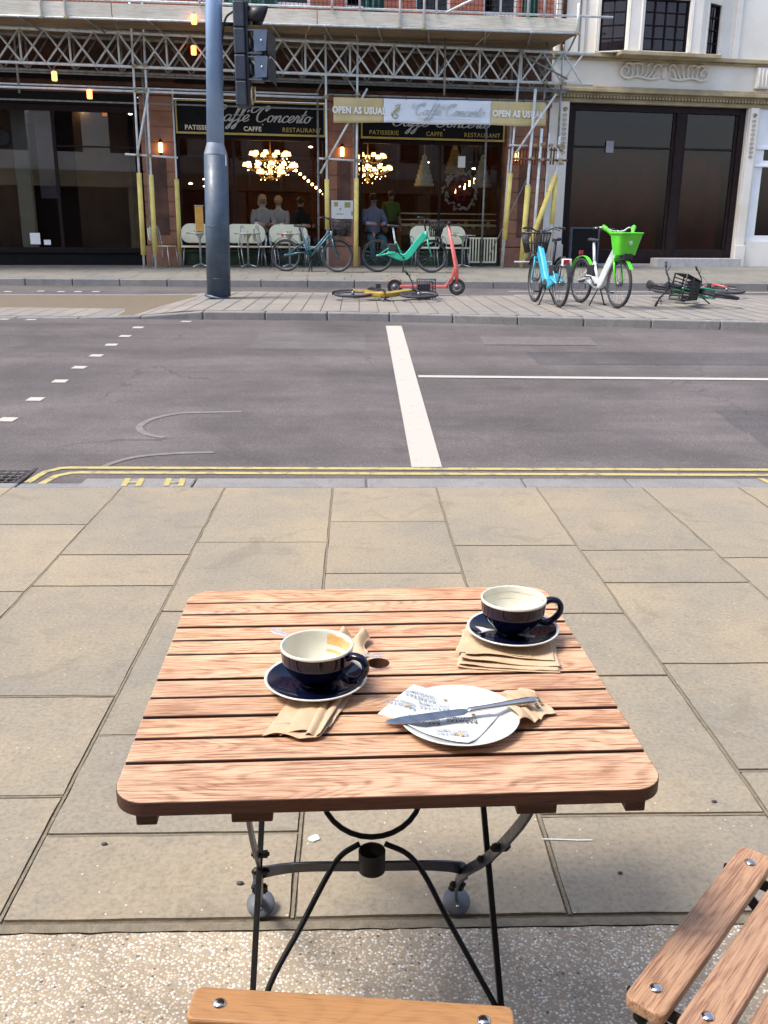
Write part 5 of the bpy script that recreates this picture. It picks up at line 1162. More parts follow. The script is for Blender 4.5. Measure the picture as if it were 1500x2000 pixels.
# banner
bn = T('cafe_banner', 'gold and white vinyl banner tied to the scaffold reading open as usual', 'banner', (1.7, -1.33, 3.8), fac=True)
def banv(u, z): return -1.40+.012*math.sin(u*7+z*5)+.010*math.sin(u*2.3-z*9)
def banz(u, t): return 3.80+(.03+.0)*(u+.72)*.3+.012*math.sin(u*3.1)*(1-t)+t*.50
def bansec(name, a, b_, m):
    mb = MB(); n, k = max(4, int((b_-a)/.06)), 8; vs = []; fs = []
    for i in range(n+1):
        for j in range(k+1):
            u = a+(b_-a)*i/n; z = banz(u, j/k); vs.append((u, banv(u, z), z))
    for i in range(n):
        for j in range(k): q = i*(k+1)+j; fs.append((q, q+k+1, q+k+2, q+1))
    mb.add(vs, fs, smooth=True); o = bn.part(name, mb, m); s_ = o.modifiers.new('s', 'SOLIDIFY'); s_.thickness = .003; s_.offset = 0; return o
g1 = bansec('gold_end', -.72, .385, M['banner_gold']); wt = bansec('white_centre', .39, 2.85, M['banner_white']); g2 = bansec('gold_end', 2.855, 4.14, M['banner_gold'])
for gg, cx_ in ((g1, -.16), (g2, 3.47)):
    text_mesh('OPEN AS USUAL', .185, M['plain_white'], gg, Vector((cx_, -1.43, banz(cx_, .48)))-bn.base, (math.pi/2, 0, 0), ext=.002, bold=.008, sx=.82, space=1.08)
L = MB(); script(L, "Caffe' Concerto", 1.05, 4.00, .24, -1.435, .05, .36, 1.62); bn.part('script_lettering', L, M['banner_ink'], wt)
L = MB(); L.box(1.15, 2.62, -1.428, -1.424, 3.925, 3.931); bn.part('underline', L, M['banner_ink'], wt)
L = MB()
L.tube(spline([(.60,-1.43,3.93),(.66,-1.43,3.91),(.70,-1.43,3.97),(.64,-1.43,4.03),(.66,-1.43,4.10),(.72,-1.43,4.14),(.76,-1.43,4.20)], 5), .012, 6); L.tube(spline([(.60,-1.43,3.96),(.60,-1.43,4.04),(.66,-1.43,4.07),(.74,-1.43,4.10),(.72,-1.43,4.18),(.65,-1.43,4.17)], 5), .011, 6); L.tube([(.58,-1.43,3.95),(.56,-1.43,4.02)], .01, 6)
bn.part('crest', L, M['banner_crest'], wt)
for u in (-.72, -.3, .3, .9, 1.6, 2.3, 3.0, 3.6, 4.12):
    b = MB(); b.tube([(u, -1.40, banz(u, 1)-.02), (u, -1.33, banz(u, 1)+.09), (u, -1.28, banz(u, 1)+.04)], .006, 5); bn.part('tie', b, M['bike_black'])

# ================================================================ LAMP POST AND TRAFFIC SIGNAL
lx, ly = -2.24, 15.40
lp = T('lamp_post', 'tall blue-grey lamp post with a dark wide base standing on the traffic island', 'lamp post', (lx, ly, .43))
b = MB(); b.tube([(lx, ly, .43), (lx+.008, ly, .47)], .225, 28); b.tube([(lx+.008, ly, .47), (lx+.055, ly, 2.60)], [.192, .186], 32); lp.part('base_sleeve', b, M['lamp_dark'])
b = MB(); b.tube([(lx+.05, ly, 2.58), (lx+.052, ly, 2.63), (lx+.055, ly, 2.78), (lx+.056, ly, 2.80)], [.178, .178, .132, .128], 32); lp.part('collar', b, M['lamp_collar'])
b = MB(); b.tube([(lx+.055, ly, 2.79), (lx+.12, ly, 4.8), (lx+.22, ly, 9.5)], [.134, .124, .10], 32); lp.part('pole', b, M['lamp_blue'])
b = MB(); b.box(lx+.20, lx+.225, ly-.10, ly-.06, 2.45, 2.60); lp.part('door_clip', b, M['plain_white'], bev=.004)
b = MB(); b.box(lx+.17, lx+.20, ly-.02, ly+.02, .6, 2.3); lp.part('cable_strip', b, M['lamp_dark'])
b = MB()
for z in (.75, 1.55): b.tube([(lx+.175*math.cos(t)+.02, ly+.19*math.sin(t), z) for t in [2*math.pi*k/24 for k in range(24)]], .006, 6, closed=True)
lp.part('sleeve_band', b, M['lamp_dark'])
ts = T('traffic_signal', 'black and blue-grey traffic signal head mounted beside the lamp post', 'traffic signal', (-1.76, ly, 3.28))
b = MB(); x0, x1 = -1.835, -1.66
for k in range(4): b.box(x0+.01, x1, ly-.19, ly+.19, 3.30+.36*k, 3.30+.36*k+.352)
ts.part('housing', b, M['sig_body'], bev=.02)
b = MB(); b.box(x1, x1+.05, ly-.15, ly+.15, 3.32, 4.74); ts.part('front_plate', b, M['sig_black'], bev=.012)
b = MB(); n = 20; vs = []; fs = []
for i in range(n+1):       # rounded hood over the red lens
    t = rad(-35+250*i/n); r = .145
    for j, (xx, rr) in enumerate(((x1+.04, r), (x1+.34-.10*(1-math.sin(t))*.7, r*1.04))): vs.append((xx, ly-rr*math.cos(t), 4.55+rr*math.sin(t)))
for i in range(n): fs.append((2*i, 2*i+1, 2*i+3, 2*i+2))
b.add(vs, fs, smooth=True); o_ = ts.part('round_hood', b, M['sig_black']); s_ = o_.modifiers.new('s', 'SOLIDIFY'); s_.thickness = .008
for z in (4.19, 3.83):
    b = MB(); z0, z1 = z-.16, z+.15; xa, xb = x1+.13, x1+.33
    for s in (-1, 1): b.add([(xa, ly+s*.155, z0+.02), (xb-.02, ly+s*.155, z0+.04), (xb, ly+s*.155, z1), (xa, ly+s*.155, z1)], [(0,1,2,3)])
    b.box(x1+.04, xb, ly-.155, ly+.155, z1, z1+.012); b.box(x1+.04, xb-.09, ly-.155, ly+.155, z0, z0+.012)
    o_ = ts.part('box_hood', b, M['sig_visor']); s_ = o_.modifiers.new('s', 'SOLIDIFY'); s_.thickness = .01; s_.offset = 0
    b = MB(); b.prism([(xb, z0+.04), (xb+.10, z0-.06), (xb+.10, z1-.06), (xb, z1)], -.16, .16, mat=Matrix.Translation((0, ly, 0)) @ Matrix.Rotation(math.pi/2, 4, 'X')); ts.part('hood_louvre', b, M['sig_black'])
    b = MB(); b.sphere((xa+.11, ly-.166, z+.02), .014, 6); ts.part('hood_screw', b, M['plain_white'])
for z, m in ((4.55, 'lens'), (4.19, 'lens'), (3.83, 'lens'), (3.47, 'lens')):
    b = MB(); mt = Matrix.Translation((x1+.045, ly, z)) @ Matrix.Rotation(math.pi/2, 4, 'Y'); b.lathe([(.115, 0), (.118, .02), (.11, .03), (.09, .05), (.05, .07), (0, .078)], 24, mat=mt); l_ = ts.part('lens', b, M[m])
b = MB(); mt = Matrix.Translation((x1+.045, ly, 3.47)) @ Matrix.Rotation(math.pi/2, 4, 'Y'); b.lathe([(.12, 0), (.135, .03), (.125, .035), (.12, .03), (.12, 0)], 24, mat=mt); ts.part('bezel', b, M['amber_arrow'])
b = MB(); b.box(x1+.118, x1+.126, ly-.10, ly-.05, 3.40, 3.58); ts.part('arrow', b, M['amber_arrow'])
for z in (3.55, 4.45): b = MB(); b.tube([(lx+.06, ly, z), (x0+.02, ly, z)], .028, 10); ts.part('mounting_bracket', b, M['sig_black'])
b = MB(); b.tube(spline([(lx+.2, ly-.02, 4.1), (lx+.28, ly-.03, 4.5), (x0, ly-.02, 4.62)], 6), .016, 8); ts.part('cable', b, M['sig_black'])

# ================================================================ BIKES
def wheel(t, x, z, r, mats=('tyre', 'rim'), steer=0, tw=.024, hub=.03):
    mt = Matrix.Translation((x, 0, z)) @ Matrix.Rotation(steer, 4, 'Z') @ Matrix.Rotation(math.pi/2, 4, 'X')
    b = MB(); n = 44; b.tube([mt @ Vector(((r-tw)*math.cos(2*math.pi*k/n), (r-tw)*math.sin(2*math.pi*k/n), 0)) for k in range(n)], tw, 8, closed=True); ty = b.build('wheel', M[mats[0]], t)
    b = MB(); b.tube([mt @ Vector(((r-tw*2.1)*math.cos(2*math.pi*k/n), (r-tw*2.1)*math.sin(2*math.pi*k/n), 0)) for k in range(n)], .011, 6, closed=True)
    b.tube([mt @ Vector((0, 0, -.045)), mt @ Vector((0, 0, .045))], hub, 12)
    for k in range(16): a = 2*math.pi*k/16; s = .02*(1 if k % 2 else -1); b.tube([mt @ Vector((hub*.8*math.cos(a+.3), hub*.8*math.sin(a+.3), s)), mt @ Vector(((r-tw*2)*math.cos(a), (r-tw*2)*math.sin(a), 0))], .0022, 4)
    b.build('rim', M[mats[1]], ty)
def bike(label, loc, rz, frame='lime', beam='bike_white', fork='lime', basket=None, bar='bike_black', post='bike_black', sc=1, lying=0, tailbox=False, group=None, guard='bike_black', thin=False, cat='bicycle', z=None):
    t = empty('hire_bicycle', loc, rz, label, cat, 'parked hire bikes' if group is None else group)
    t.scale = (sc, sc, sc)
    if lying: t.rotation_mode = 'XYZ'; t.rotation_euler = (rad(lying), 0, rz)
    R_ = .345; RX, FX = -.57, .60
    wheel(t, RX, R_, R_); wheel(t, FX, R_, R_)
    b = MB(); hd = (.46, 0, .86); hb = (.50, 0, .66)
    if thin:
        b.tube([(.44,0,.80),(.02,0,.34)], .026, 10); b.tube([(.42,0,.86),(.12,0,.52),(-.08,0,.46)], .02, 10); b.tube([(.02,0,.34),(-.14,0,.78)], .019, 10)
    else:
        P = spline([(.45,0,.80),(.28,0,.60),(.10,0,.37),(-.02,0,.315),(-.18,0,.36),(-.36,0,.43)], 6)
        b.tube(P, 0, flat=(.145, .085, (0,0,1)))
    b.build('frame', M[beam], t, bev=.018 if not thin else 0)
    b = MB()
    for s in (-1, 1): b.tube([(-.1, s*.02, .40), (-.30, s*.05, .40), (RX, s*.065, R_)], .014, 8); b.tube([(-.16, s*.02, .62), (RX, s*.065, R_)], .010, 8)
    b.tube([(-.02,0,.33), (-.19,0,.64)], .022, 10); b.build('rear_stay', M[frame], t)
    b = MB(); b.tube([hd, hb], .028, 12); b.box(.47, .53, -.07, .07, .67, .71)
    for s in (-1, 1): b.tube([(.50, s*.055, .69), (.53, s*.06, .55), (FX, s*.058, R_)], [.018, .016, .012], 8)
    b.build('fork', M[fork], t)
    b = MB(); b.tube([(.46,0,.86),(.43,0,1.05),(.44,0,1.10)], .018, 10)
    P = spline([(.33,-.31,1.13),(.40,-.20,1.14),(.45,-.08,1.09),(.45,.08,1.09),(.40,.20,1.14),(.33,.31,1.13)], 5); b.tube(P, .012, 8)
    hb_ = b.build('handlebar', M[bar], t)
    for s in (-1, 1):
        g = MB(); g.tube([(.30, s*.335, 1.125), (.36, s*.255, 1.138)], .019, 10); g.build('grip', M['bike_black'], hb_)
        g = MB(); g.tube([(.40, s*.2, 1.12), (.40, s*.29, 1.09)], .006, 6); g.build('brake_lever', M['bike_black'], hb_)
    b = MB(); b.tube([(-.17,0,.52), (-.245,0,.93)], .021, 10); b.build('seat_post', M[post], t)
    b = MB()
    for s in (-1, 1): b.tube(spline([(.40, s*.18, 1.11), (.52, s*.10, 1.12), (.55, s*.02, .98), (.50, s*.03, .80), (.56, s*.05, .5)], 5), .004, 5)
    b.build('brake_cable', M['bike_black'], t)
    b = MB(); n = 9; vs = []; fs = []
    for i in range(n+1):
        s = i/n; x = -.38+.28*s; w_ = interp(s, [0, .15, .4, .7, 1], [.05, .095, .075, .03, .018]); h = .97+.02*(1-s)
        vs += [(x, -w_, h-.03), (x, -w_*.6, h+.008), (x, w_*.6, h+.008), (x, w_, h-.03), (x, 0, h-.05)]
    for i in range(n):
        for q in range(5): q2 = (q+1) % 5; fs.append((i*5+q, i*5+q2, (i+1)*5+q2, (i+1)*5+q))
    fs += [(4,3,2,1,0), tuple(n*5+q for q in range(5))]
    b.add(vs, fs, smooth=True); b.build('saddle', M['bike_black'], t, sub=1)
    for cx, r, a0, a1 in ((RX, R_+.035, 20, 175), (FX, R_+.035, 35, 150)):
        b = MB(); P = [(cx+r*math.cos(rad(a0+(a1-a0)*k/14)), 0, R_+r*math.sin(rad(a0+(a1-a0)*k/14))) for k in range(15)]; b.tube(P, 0, flat=(.006, .065, (0, 1, 0)) if 0 else (.004, .06, (0,0,1))); b.build('mudguard', M[guard], t)
    b = MB(); b.tube([(.02, .0, .30), (-.02, .13, .0)], .011, 8); b.tube([(.02, .0, .30), (-.02, -.13, .0)], .011, 8); b.tube([(-.02,.11,.012),(-.02,.16,.004)], .012, 6); b.build('kickstand', M['bike_black'], t)
    b = MB(); b.tube([(0,-.08,.31),(0,.08,.31)], .02, 10); b.tube([(0,.08,.31),(.12,.09,.20)], .010, 6); b.tube([(0,-.08,.31),(-.12,-.09,.42)], .010, 6); b.box(.08,.17,.09,.17,.185,.205); b.box(-.17,-.08,-.17,-.09,.41,.43); mt = Matrix.Translation((0, .05, .31)) @ Matrix.Rotation(math.pi/2, 4, 'X'); b.lathe([(0,-.006),(.075,-.006),(.075,.006),(0,.006)], 20, mat=mt); b.build('crank', M['bike_black'], t)
    b = MB(); b.box(-.34, -.14, -.05, .05, .44, .60) if not thin else b.box(.08,.22,-.03,.03,.4,.5); b.build('battery', M['bike_black'], t, bev=.02)
    if tailbox:
        b = MB(); b.box(-.80, -.72, -.065, .065, .60, .70); tl = b.build('tail_light', M['plain_white'], t, bev=.01); b = MB(); b.box(-.815, -.80, -.02, .066, .62, .69); b.build('red_lens', M['red_lens'], tl)
        b = MB(); b.tube([(-.3,0,.66),(-.78,0,.66)], .012, 6); b.tube([(-.6,.05,.35),(-.7,.04,.66)], .008, 6); b.build('rear_rack', M['bike_black'], t)
    else:
        b = MB(); b.box(-.66, -.62, -.03, .03, .74, .80); b.build('tail_light', M['red_lens'], t, bev=.006)
    if basket:
        kind, m = basket
        bo, tp, z0, z1 = (.56, .78, .135), (.53, .87, .19), .76, 1.06     # x0,x1,halfwidth bottom and top
        if kind == 'solid':
            b = MB(); n = 8
            lo = rrect(bo[0], bo[1], -bo[2], bo[2], [.05]*4, 4); hi = rrect(tp[0], tp[1], -tp[2], tp[2], [.06]*4, 4); k = len(lo)
            vs = [(p[0], p[1], z0) for p in lo]+[(p[0], p[1], z1) for p in hi]; b.add(vs, [(i, (i+1) % k, k+(i+1) % k, k+i) for i in range(k)]+[tuple(range(k-1, -1, -1))], smooth=False)
            o = b.build('basket', M[m], t); s_ = o.modifiers.new('s', 'SOLIDIFY'); s_.thickness = .012; s_.offset = -1
            g = MB(); g.tube([(p[0], p[1], z1) for p in hi], .013, 8, closed=True); g.build('basket_rim', M[m], o)
            for s in (-1, 1): g = MB(); g.tube(spline([(.60, s*.13, 1.00), (.54, s*.19, 1.08), (.47, s*.235, 1.135), (.45, s*.26, 1.15)], 5), [.026]*8+[.033]*8, 10); g.build('handle_cover', M[m], t)
            g = MB(); g.box(.70, .80, -.07, .07, .70, .775); g.box(.795,.805,-.03,.03,.72,.76); g.build('headlight', M['bike_black'], t, bev=.01)
            g = MB(); g.sphere((.835, 0, .93), .03, 6, sc=(.3, 1, 1.1)); g.build('basket_badge', M['bike_white'], o)
        else:
            b = MB()
            for side in range(2):
                s = -1 if side else 1
                for k in range(8):
                    u = k/7; b.tube([(bo[0]+(bo[1]-bo[0])*u, s*bo[2], z0), (tp[0]+(tp[1]-tp[0])*u, s*tp[2], z1)], .009, 4)
            for k in range(8):
                u = -1+2*k/7
                for e in (0, 1): b.tube([(bo[e], bo[2]*u, z0), (tp[e], tp[2]*u, z1)], .009, 4)
            for z, q in ((z0, bo), (z1, tp), ((z0+z1)/2, ((bo[0]+tp[0])/2, (bo[1]+tp[1])/2, (bo[2]+tp[2])/2))): b.tube([(q[0], -q[2], z), (q[1], -q[2], z), (q[1], q[2], z), (q[0], q[2], z)], .013, 6, closed=True)
            b.box(bo[0], bo[1], -bo[2], bo[2], z0-.01, z0); b.build('basket', M[m], t)
    return t
def hd(dx, dy): return math.atan2(dy, dx)
def isz(x, y): return itop(x, y)
bike('bright lime green and white hire bike facing the camera, solid green basket in front', (3.70, 14.38, isz(3.8, 14.4)), hd(.27, -1.05), 'bike_white', 'bike_white', 'lime', ('solid', 'lime'), 'bike_white', 'bike_white', guard='lime', sc=1.0)
bike('sky blue hire bike seen from behind with white tail light box, beside the lime one', (2.93, 14.45, isz(2.8, 14.5)), hd(-.15, 1.1), 'cyan', 'cyan', 'cyan', ('slat', 'bike_black'), 'bike_black', 'bike_black', tailbox=True, sc=1.0)
bike('dark petrol blue bicycle side-on at the kerb in front of the first cafe window', (-.98, 20.6, .665), hd(1.1, -.25), 'petrol', 'petrol', 'petrol', ('slat', 'bike_black'), 'bike_black', sc=.98, thin=True)
bike('mint green framed hire bike side-on at the kerb outside the second cafe window', (1.02, 20.6, .665), hd(1.1, -.12), 'mint', 'mint', 'mint', ('slat', 'bike_black'), 'bike_black', 'bike_white', sc=1.0)
b_ = bike('emerald hire bike fallen on its side, black slatted basket towards the camera', (5.62, 14.75, isz(5, 14)+.13), rad(-78), 'green2', 'green2', 'green2', ('slat', 'bike_black'), 'bike_black', sc=1.0, lying=80, group='fallen hire bikes')
b_ = bike('yellow and black hire bike lying flat on the island left of the red scooter', (.42, 14.75, isz(.4, 14.8)+.08), hd(1.1, -.12), 'yellowp', 'yellowp', 'bike_black', ('slat', 'bike_black'), 'bike_black', sc=.9, lying=-86, group='fallen hire bikes')
b_ = bike('coral red bike fallen behind the emerald one, only its frame showing', (5.9, 15.8, isz(6, 15.8)+.10), hd(1.1, .15), 'coral', 'coral', 'coral', None, 'bike_black', sc=.9, lying=-84, group='fallen hire bikes', thin=True)
# red scooter
st_ = empty('electric_scooter', (1.22, 16.35, .45), rad(-4), 'coral red electric scooter on its stand behind the fallen yellow bike', 'scooter')
st_.scale = (1.12,)*3
wheel(st_, .46, .125, .125, tw=.022, hub=.045); wheel(st_, -.50, .115, .115, tw=.022, hub=.045)
b = MB(); b.box(-.42, .30, -.08, .08, .105, .15); b.tube([(.28,0,.14),(.36,0,.20),(.43,0,.42)], 0, flat=(.05, .05, (0,1,0))); b.build('deck', M['coral'], st_, bev=.012)
b = MB(); b.tube([(.46,0,.14),(.44,0,.42),(.30,0,1.04)], [.024,.034,.024], 10); b.build('stem', M['coral'], st_)
b = MB(); b.tube([(.30,-.26,1.06),(.30,0,1.05),(.30,.26,1.06)], .013, 8); b.tube([(.30,-.28,1.06),(.30,-.17,1.06)], .02, 8); b.tube([(.30,.28,1.06),(.30,.17,1.06)], .02, 8); b.box(.28,.34,-.04,.04,1.04,1.10); b.build('handlebar', M['bike_black'], st_)
b = MB(); b.tube([(-.50+.145*math.cos(rad(a)), 0, .115+.145*math.sin(rad(a))) for a in range(20, 190, 15)], 0, flat=(.006, .06, (0,0,1))); b.build('mudguard', M['coral'], st_); b = MB(); b.tube([(.46+.155*math.cos(rad(a)), 0, .125+.155*math.sin(rad(a))) for a in range(30, 170, 15)], 0, flat=(.006, .06, (0,0,1))); b.build('mudguard', M['coral'], st_)
b = MB(); b.tube([(-.05,.05,.11),(.02,.16,0)], .008, 6); b.build('kickstand', M['bike_black'], st_)

# ================================================================ CAFE FURNITURE (facade frame)
gp = .715
def bench(u, v, wd, label, z=gp):
    t = T('cafe_bench', label, 'bench', (u, v, z), 'cream cafe benches', fac=True)
    b = MB(); w2 = wd/2; poly = rrect(-w2, w2, .52, .95, [.17, .17, .20, .20], 8)
    mt = Matrix.Translation((u, v+.22, z)) @ Matrix.Rotation(rad(82), 4, 'X'); b.prism(poly, -.02, .02, mat=mt); t.part('backrest', b, M['bench_cream'], bev=.008)
    b = MB(); b.prism(rrect(u-w2, u+w2, v-.22, v+.18, [.06]*4, 4), z+.42, z+.46); t.part('seat', b, M['bench_cream'], bev=.01)
    for s in (-1, 1):
        for e in (-1, 1):
            b = MB(); b.tube([(u+s*(w2-.06), v+e*.15, z+.42), (u+s*(w2-.02), v+e*.2, z)], .012, 8); t.part('leg', b, M['chrome_tube'])
        b = MB(); b.tube(spline([(u+s*(w2-.02), v+.16, z+.44), (u+s*(w2+.01), v+.2, z+.68), (u+s*w2, v+.02, z+.68), (u+s*w2, v-.15, z+.62), (u+s*(w2-.02), v-.18, z+.44)], 5), .011, 8); t.part('arm', b, M['chrome_tube'])
    b = MB(); b.box(u-.035, u+.035, v+.05, v+.12, z+.62, z+.78) if 0 else b.tube(spline([(u-.05, v+.085, z+.80), (u-.03, v+.08, z+.74), (u, v+.08, z+.70), (u+.03, v+.08, z+.74), (u+.05, v+.085, z+.80)], 4), .012, 6); b.tube([(u, v+.085, z+.80), (u, v+.08, z+.70)], .012, 6); t.part('emblem', b, M['banner_crest'])
    return t
bench(-3.79, -.75, .70, 'cream oval-backed bench at the left of the first cafe window, beside the lamp post')
bench(-2.68, -.75, .92, 'cream oval-backed bench just right of the lamp post')
bench(-1.68, -.75, .90, 'cream oval-backed bench behind the dark bicycle')
bench(1.55, -.70, .62, 'cream oval-backed bench partly behind the red scooter handlebar')
bench(2.30, -.75, .60, 'cream oval-backed bench right of the red scooter, behind a small round table')
def ctable(u, v, label, z=gp):
    t = T('pedestal_table', label, 'table', (u, v, z), 'round pedestal cafe tables', fac=True)
    b = MB(); b.lathe([(0,.715),(.27,.715),(.30,.722),(.30,.738),(.29,.742),(0,.742)], 28, (u, v, z)); t.part('tabletop', b, M['chrome_tube'])
    b = MB(); b.lathe([(.022,.02),(.022,.60),(.05,.66),(.10,.712),(0,.712)], 14, (u, v, z)); t.part('column', b, M['chrome_tube'])
    b = MB()
    for k in range(4): a = rad(45+90*k); b.tube([(u, v, z+.07), (u+.24*math.cos(a), v+.24*math.sin(a), z+.015)], .013, 6)
    t.part('foot', b, M['chrome_tube'])
for u, lb in ((-3.72, 'round pedestal table left of the lamp post, an amber box above it'), (-2.66, 'round pedestal table in front of the bench right of the lamp post'), (-1.72, 'round pedestal table in front of the bench behind the dark bicycle'), (2.35, 'round pedestal table in front of the rightmost cream bench')): ctable(u, -1.15, lb)
t = T('amber_box', 'tall amber box lamp standing on the table just left of the lamp post', 'lamp', (-3.71, -1.15, gp+.742), fac=True)
b = MB(); b.box(-3.80, -3.62, -1.24, -1.06, 1.48, 2.02); t.part('shade', b, M['amber_box'], bev=.02); b = MB(); b.lathe([(.07,0),(.07,.012),(.02,.03),(0,.03)], 14, (-3.71, -1.15, gp+.743)); b.box(-3.81, -3.61, -1.25, -1.05, 2.02, 2.04); t.part('base', b, M['chrome_tube'])
def cchair(u, v, rz, label, z=gp):
    t = empty('cafe_chair', FW(u, v, z), TH+rz, label, 'chair', 'wire cafe chairs')
    b = MB(); b.prism(rrect(-.2, .2, -.2, .2, [.06]*4, 4), .44, .46); b.build('seat', M['bench_cream'], t, bev=.006)
    for s in (-1, 1):
        for e in (-1, 1): b = MB(); b.tube([(s*.17, e*.17, .44), (s*.20, e*.22, 0)], .010, 6); b.build('leg', M['chrome_tube'], t)
    b = MB(); b.tube(spline([(-.18,.18,.44),(-.20,.24,.70),(-.12,.25,.88),(.12,.25,.88),(.20,.24,.70),(.18,.18,.44)], 5), .011, 8)
    for x in (-.1, 0, .1): b.tube([(x,.19,.45),(x,.25,.87)], .006, 5)
    b.build('back_frame', M['chrome_tube'], t); b = MB(); b.prism(rrect(-.15,.15,.56,.84,[.05]*4,4), -.01, .01, mat=Matrix.Translation((0,.24,0)) @ Matrix.Rotation(rad(84), 4, 'X')); b.build('back_pad', M['bench_cream'], t)
cchair(-3.02, -1.2, rad(-80), 'wire cafe chair turned sideways right against the lamp post base'); cchair(-2.2, -1.1, rad(75), 'wire cafe chair between the two middle cream benches'); cchair(-4.5, -1.0, rad(60), 'wire cafe chair by the yellow sleeved poles at the left'); cchair(-1.15, -1.0, rad(90), 'wire cafe chair under the dark bicycle handlebar')
# slatted divider at the right of the second window
t = T('slatted_divider', 'low white slatted divider right of the rightmost cream bench', 'divider', (3.05, -.35, gp), fac=True)
b = MB(); b.box(2.72, 3.42, -.37, -.33, 1.36, 1.40); b.box(2.72, 3.42, -.37, -.33, .80, .84); t.part('rail', b, M['bench_cream'])
for k in range(10): b = MB(); b.box(2.74+.073*k, 2.77+.073*k, -.365, -.335, .84, 1.36); t.part('slat', b, M['bench_cream'])
# display counter inside second window
t = T('display_counter', 'long glass display counter with cream rails inside the second cafe window', 'counter', (2.5, .9, FZ), fac=True)
b = MB(); b.box(1.25, 3.9, .75, 1.5, .75, 1.62); t.part('body', b, M['in_brown'], bev=.01)
b = MB(); b.box(1.2, 3.95, .70, .75, 1.66, 1.72); b.box(1.2, 3.95, .70, .74, 1.80, 1.83); b.box(1.2, 3.95, .72, .76, 1.95, 1.98); t.part('rail', b, M['cream_letters'])
b = MB(); b.box(1.25, 3.9, .72, .73, 1.05, 1.45); t.part('display_glass', b, M['glass'])
for k in range(12):
    x = 1.4+.2*k; b = MB(); h = .07+.05*((k*7) % 3); b.lathe([(.05,0),(.055,h*.6),(.03,h),(0,h)], 10, (x, 1.0, 1.62)); tag(b.build('pastry', M['icing' if k % 2 else 'icing_gold'], off=(x, 1, 1.62), loc=FW(x, 1, 1.62), rot=(0,0,TH)), 'small iced pastry standing on the cafe counter', 'pastry', 'pastries on the counter')
for u, z, h, m, lb in ((1.90, 2.62, .75, 'icing', 'white tiered cone cake left of the wreath'), (2.68, 2.95, .70, 'icing_gold', 'golden cone display above the wreath'), (3.42, 2.62, .78, 'icing', 'pale cone display at the right of the second cafe window')):
    b = MB(); n = 7; prof = [(.22, 0)]
    for k in range(n): r = .22*(1-k/n)+.03; prof += [(r, h*k/n+.01), (r*.98, h*(k+.75)/n), (r*.8, h*(k+.8)/n)]
    prof += [(0, h+.03)]; b.lathe(prof, 20, (u, 1.1, z)); b.tube([(u, 1.1, z+h), (u, 1.1, 4.2)], .006, 5); b.tube([(u-.2,1.1,z),(u+.2,1.1,z)], .01, 5); tag(b.build('cone_cake', M[m], off=(u, 1.1, z), loc=FW(u, 1.1, z), rot=(0,0,TH)), lb, 'cake display')
t = T('flower_wreath', 'round silver and red wreath hanging inside the second cafe window', 'wreath', (2.70, .5, 2.5), fac=True)
random.seed(11); b = MB()
for k in range(70): a = 2*math.pi*k/70; r = .40+random.uniform(-.07,.07); b.sphere((2.70+r*math.cos(a), .5+random.uniform(-.04,.04), 2.52+r*1.05*math.sin(a)), random.uniform(.02,.045), 5)
t.part('bauble_ring', b, M['floral']); b = MB()
for k in range(40): a = random.uniform(0, 6.28); r = random.uniform(0, .27); b.sphere((2.72+r*math.cos(a), .52, 2.55+r*math.sin(a)), random.uniform(.03,.06), 5)
t.part('flower_heart', b, M['redfloral']); b = MB(); b.tube([(2.7,.5,2.94),(2.7,.5,4.2)], .004, 4); t.part('hanging_wire', b, M['chrome_tube'])
b = MB(); b.box(2.50, 2.68, .07, .08, 3.02, 3.28); tag(b.build('window_notice', M['plain_white'], off=(2.6, .07, 3.15), loc=FW(2.6, .07, 3.15), rot=(0,0,TH)), 'small white notice stuck on the second cafe window above the wreath', 'notice')
# chandeliers
def chand(u, v, z, label, tiers):
    t = T('chandelier', label, 'chandelier', (u, v, z), 'cafe chandeliers', fac=True)
    b = MB(); b.tube([(u, v, z-.55), (u, v, 4.22)], .018, 8); b.sphere((u, v, z-.5), .07, 6); b.sphere((u, v, z), .06, 6); t.part('stem', b, M['gold'])
    ar = MB()
    for (dz, r, n, w_) in tiers:
        for k in range(n):
            a = 2*math.pi*(k+.3*dz)/n; x, y = u+r*math.cos(a), v+r*math.sin(a)
            ar.tube(spline([(u, v, z+dz-.10), (u+(x-u)*.6, v+(y-v)*.6, z+dz-.16), (x, y, z+dz-.04)], 3), .007, 4)
    t.part('arm', ar, M['gold'])
    i = 0
    for (dz, r, n, w_) in tiers:
        for k in range(n):
            a = 2*math.pi*(k+.3*dz)/n; b = MB(); b.lathe([(w_, -.035), (w_*.65, .055), (0, .055)], 8, (u+r*math.cos(a), v+r*math.sin(a), z+dz)); t.part('lamp_shade', b, M['warm_soft'])
    cr = MB(); random.seed(int(u*10)+5)
    for k in range(70): a = random.uniform(0, 6.28); r = random.uniform(.1, .6); zz_ = z-random.uniform(.1, .62)*(1.15-r); cr.sphere((u+r*math.cos(a), v+r*math.sin(a), zz_), .012, 3)
    t.part('crystals', cr, M['warm'])
chand(-1.93, 1.5, 3.28, 'large lit tiered chandelier in the first cafe window', ((.06, .45, 10, .075), (-.20, .62, 12, .07), (-.36, .30, 8, .055)))
chand(.52, 1.5, 3.26, 'lit tiered chandelier at the left of the second cafe window', ((.08, .42, 9, .07), (-.20, .58, 11, .065)))
for k in range(9):
    u = -1.25+.13*k; v = 2.0+.25*k; z = 3.0-.07*k; b = MB(); b.sphere((u, v, z), .035, 6); o_ = b.build('string_light', M['warm'], off=(u, v, z), loc=FW(u, v, z), rot=(0,0,TH)); tag(o_, 'small warm bulb in the row right of the large chandelier', 'light bulb', 'row of warm bulbs')
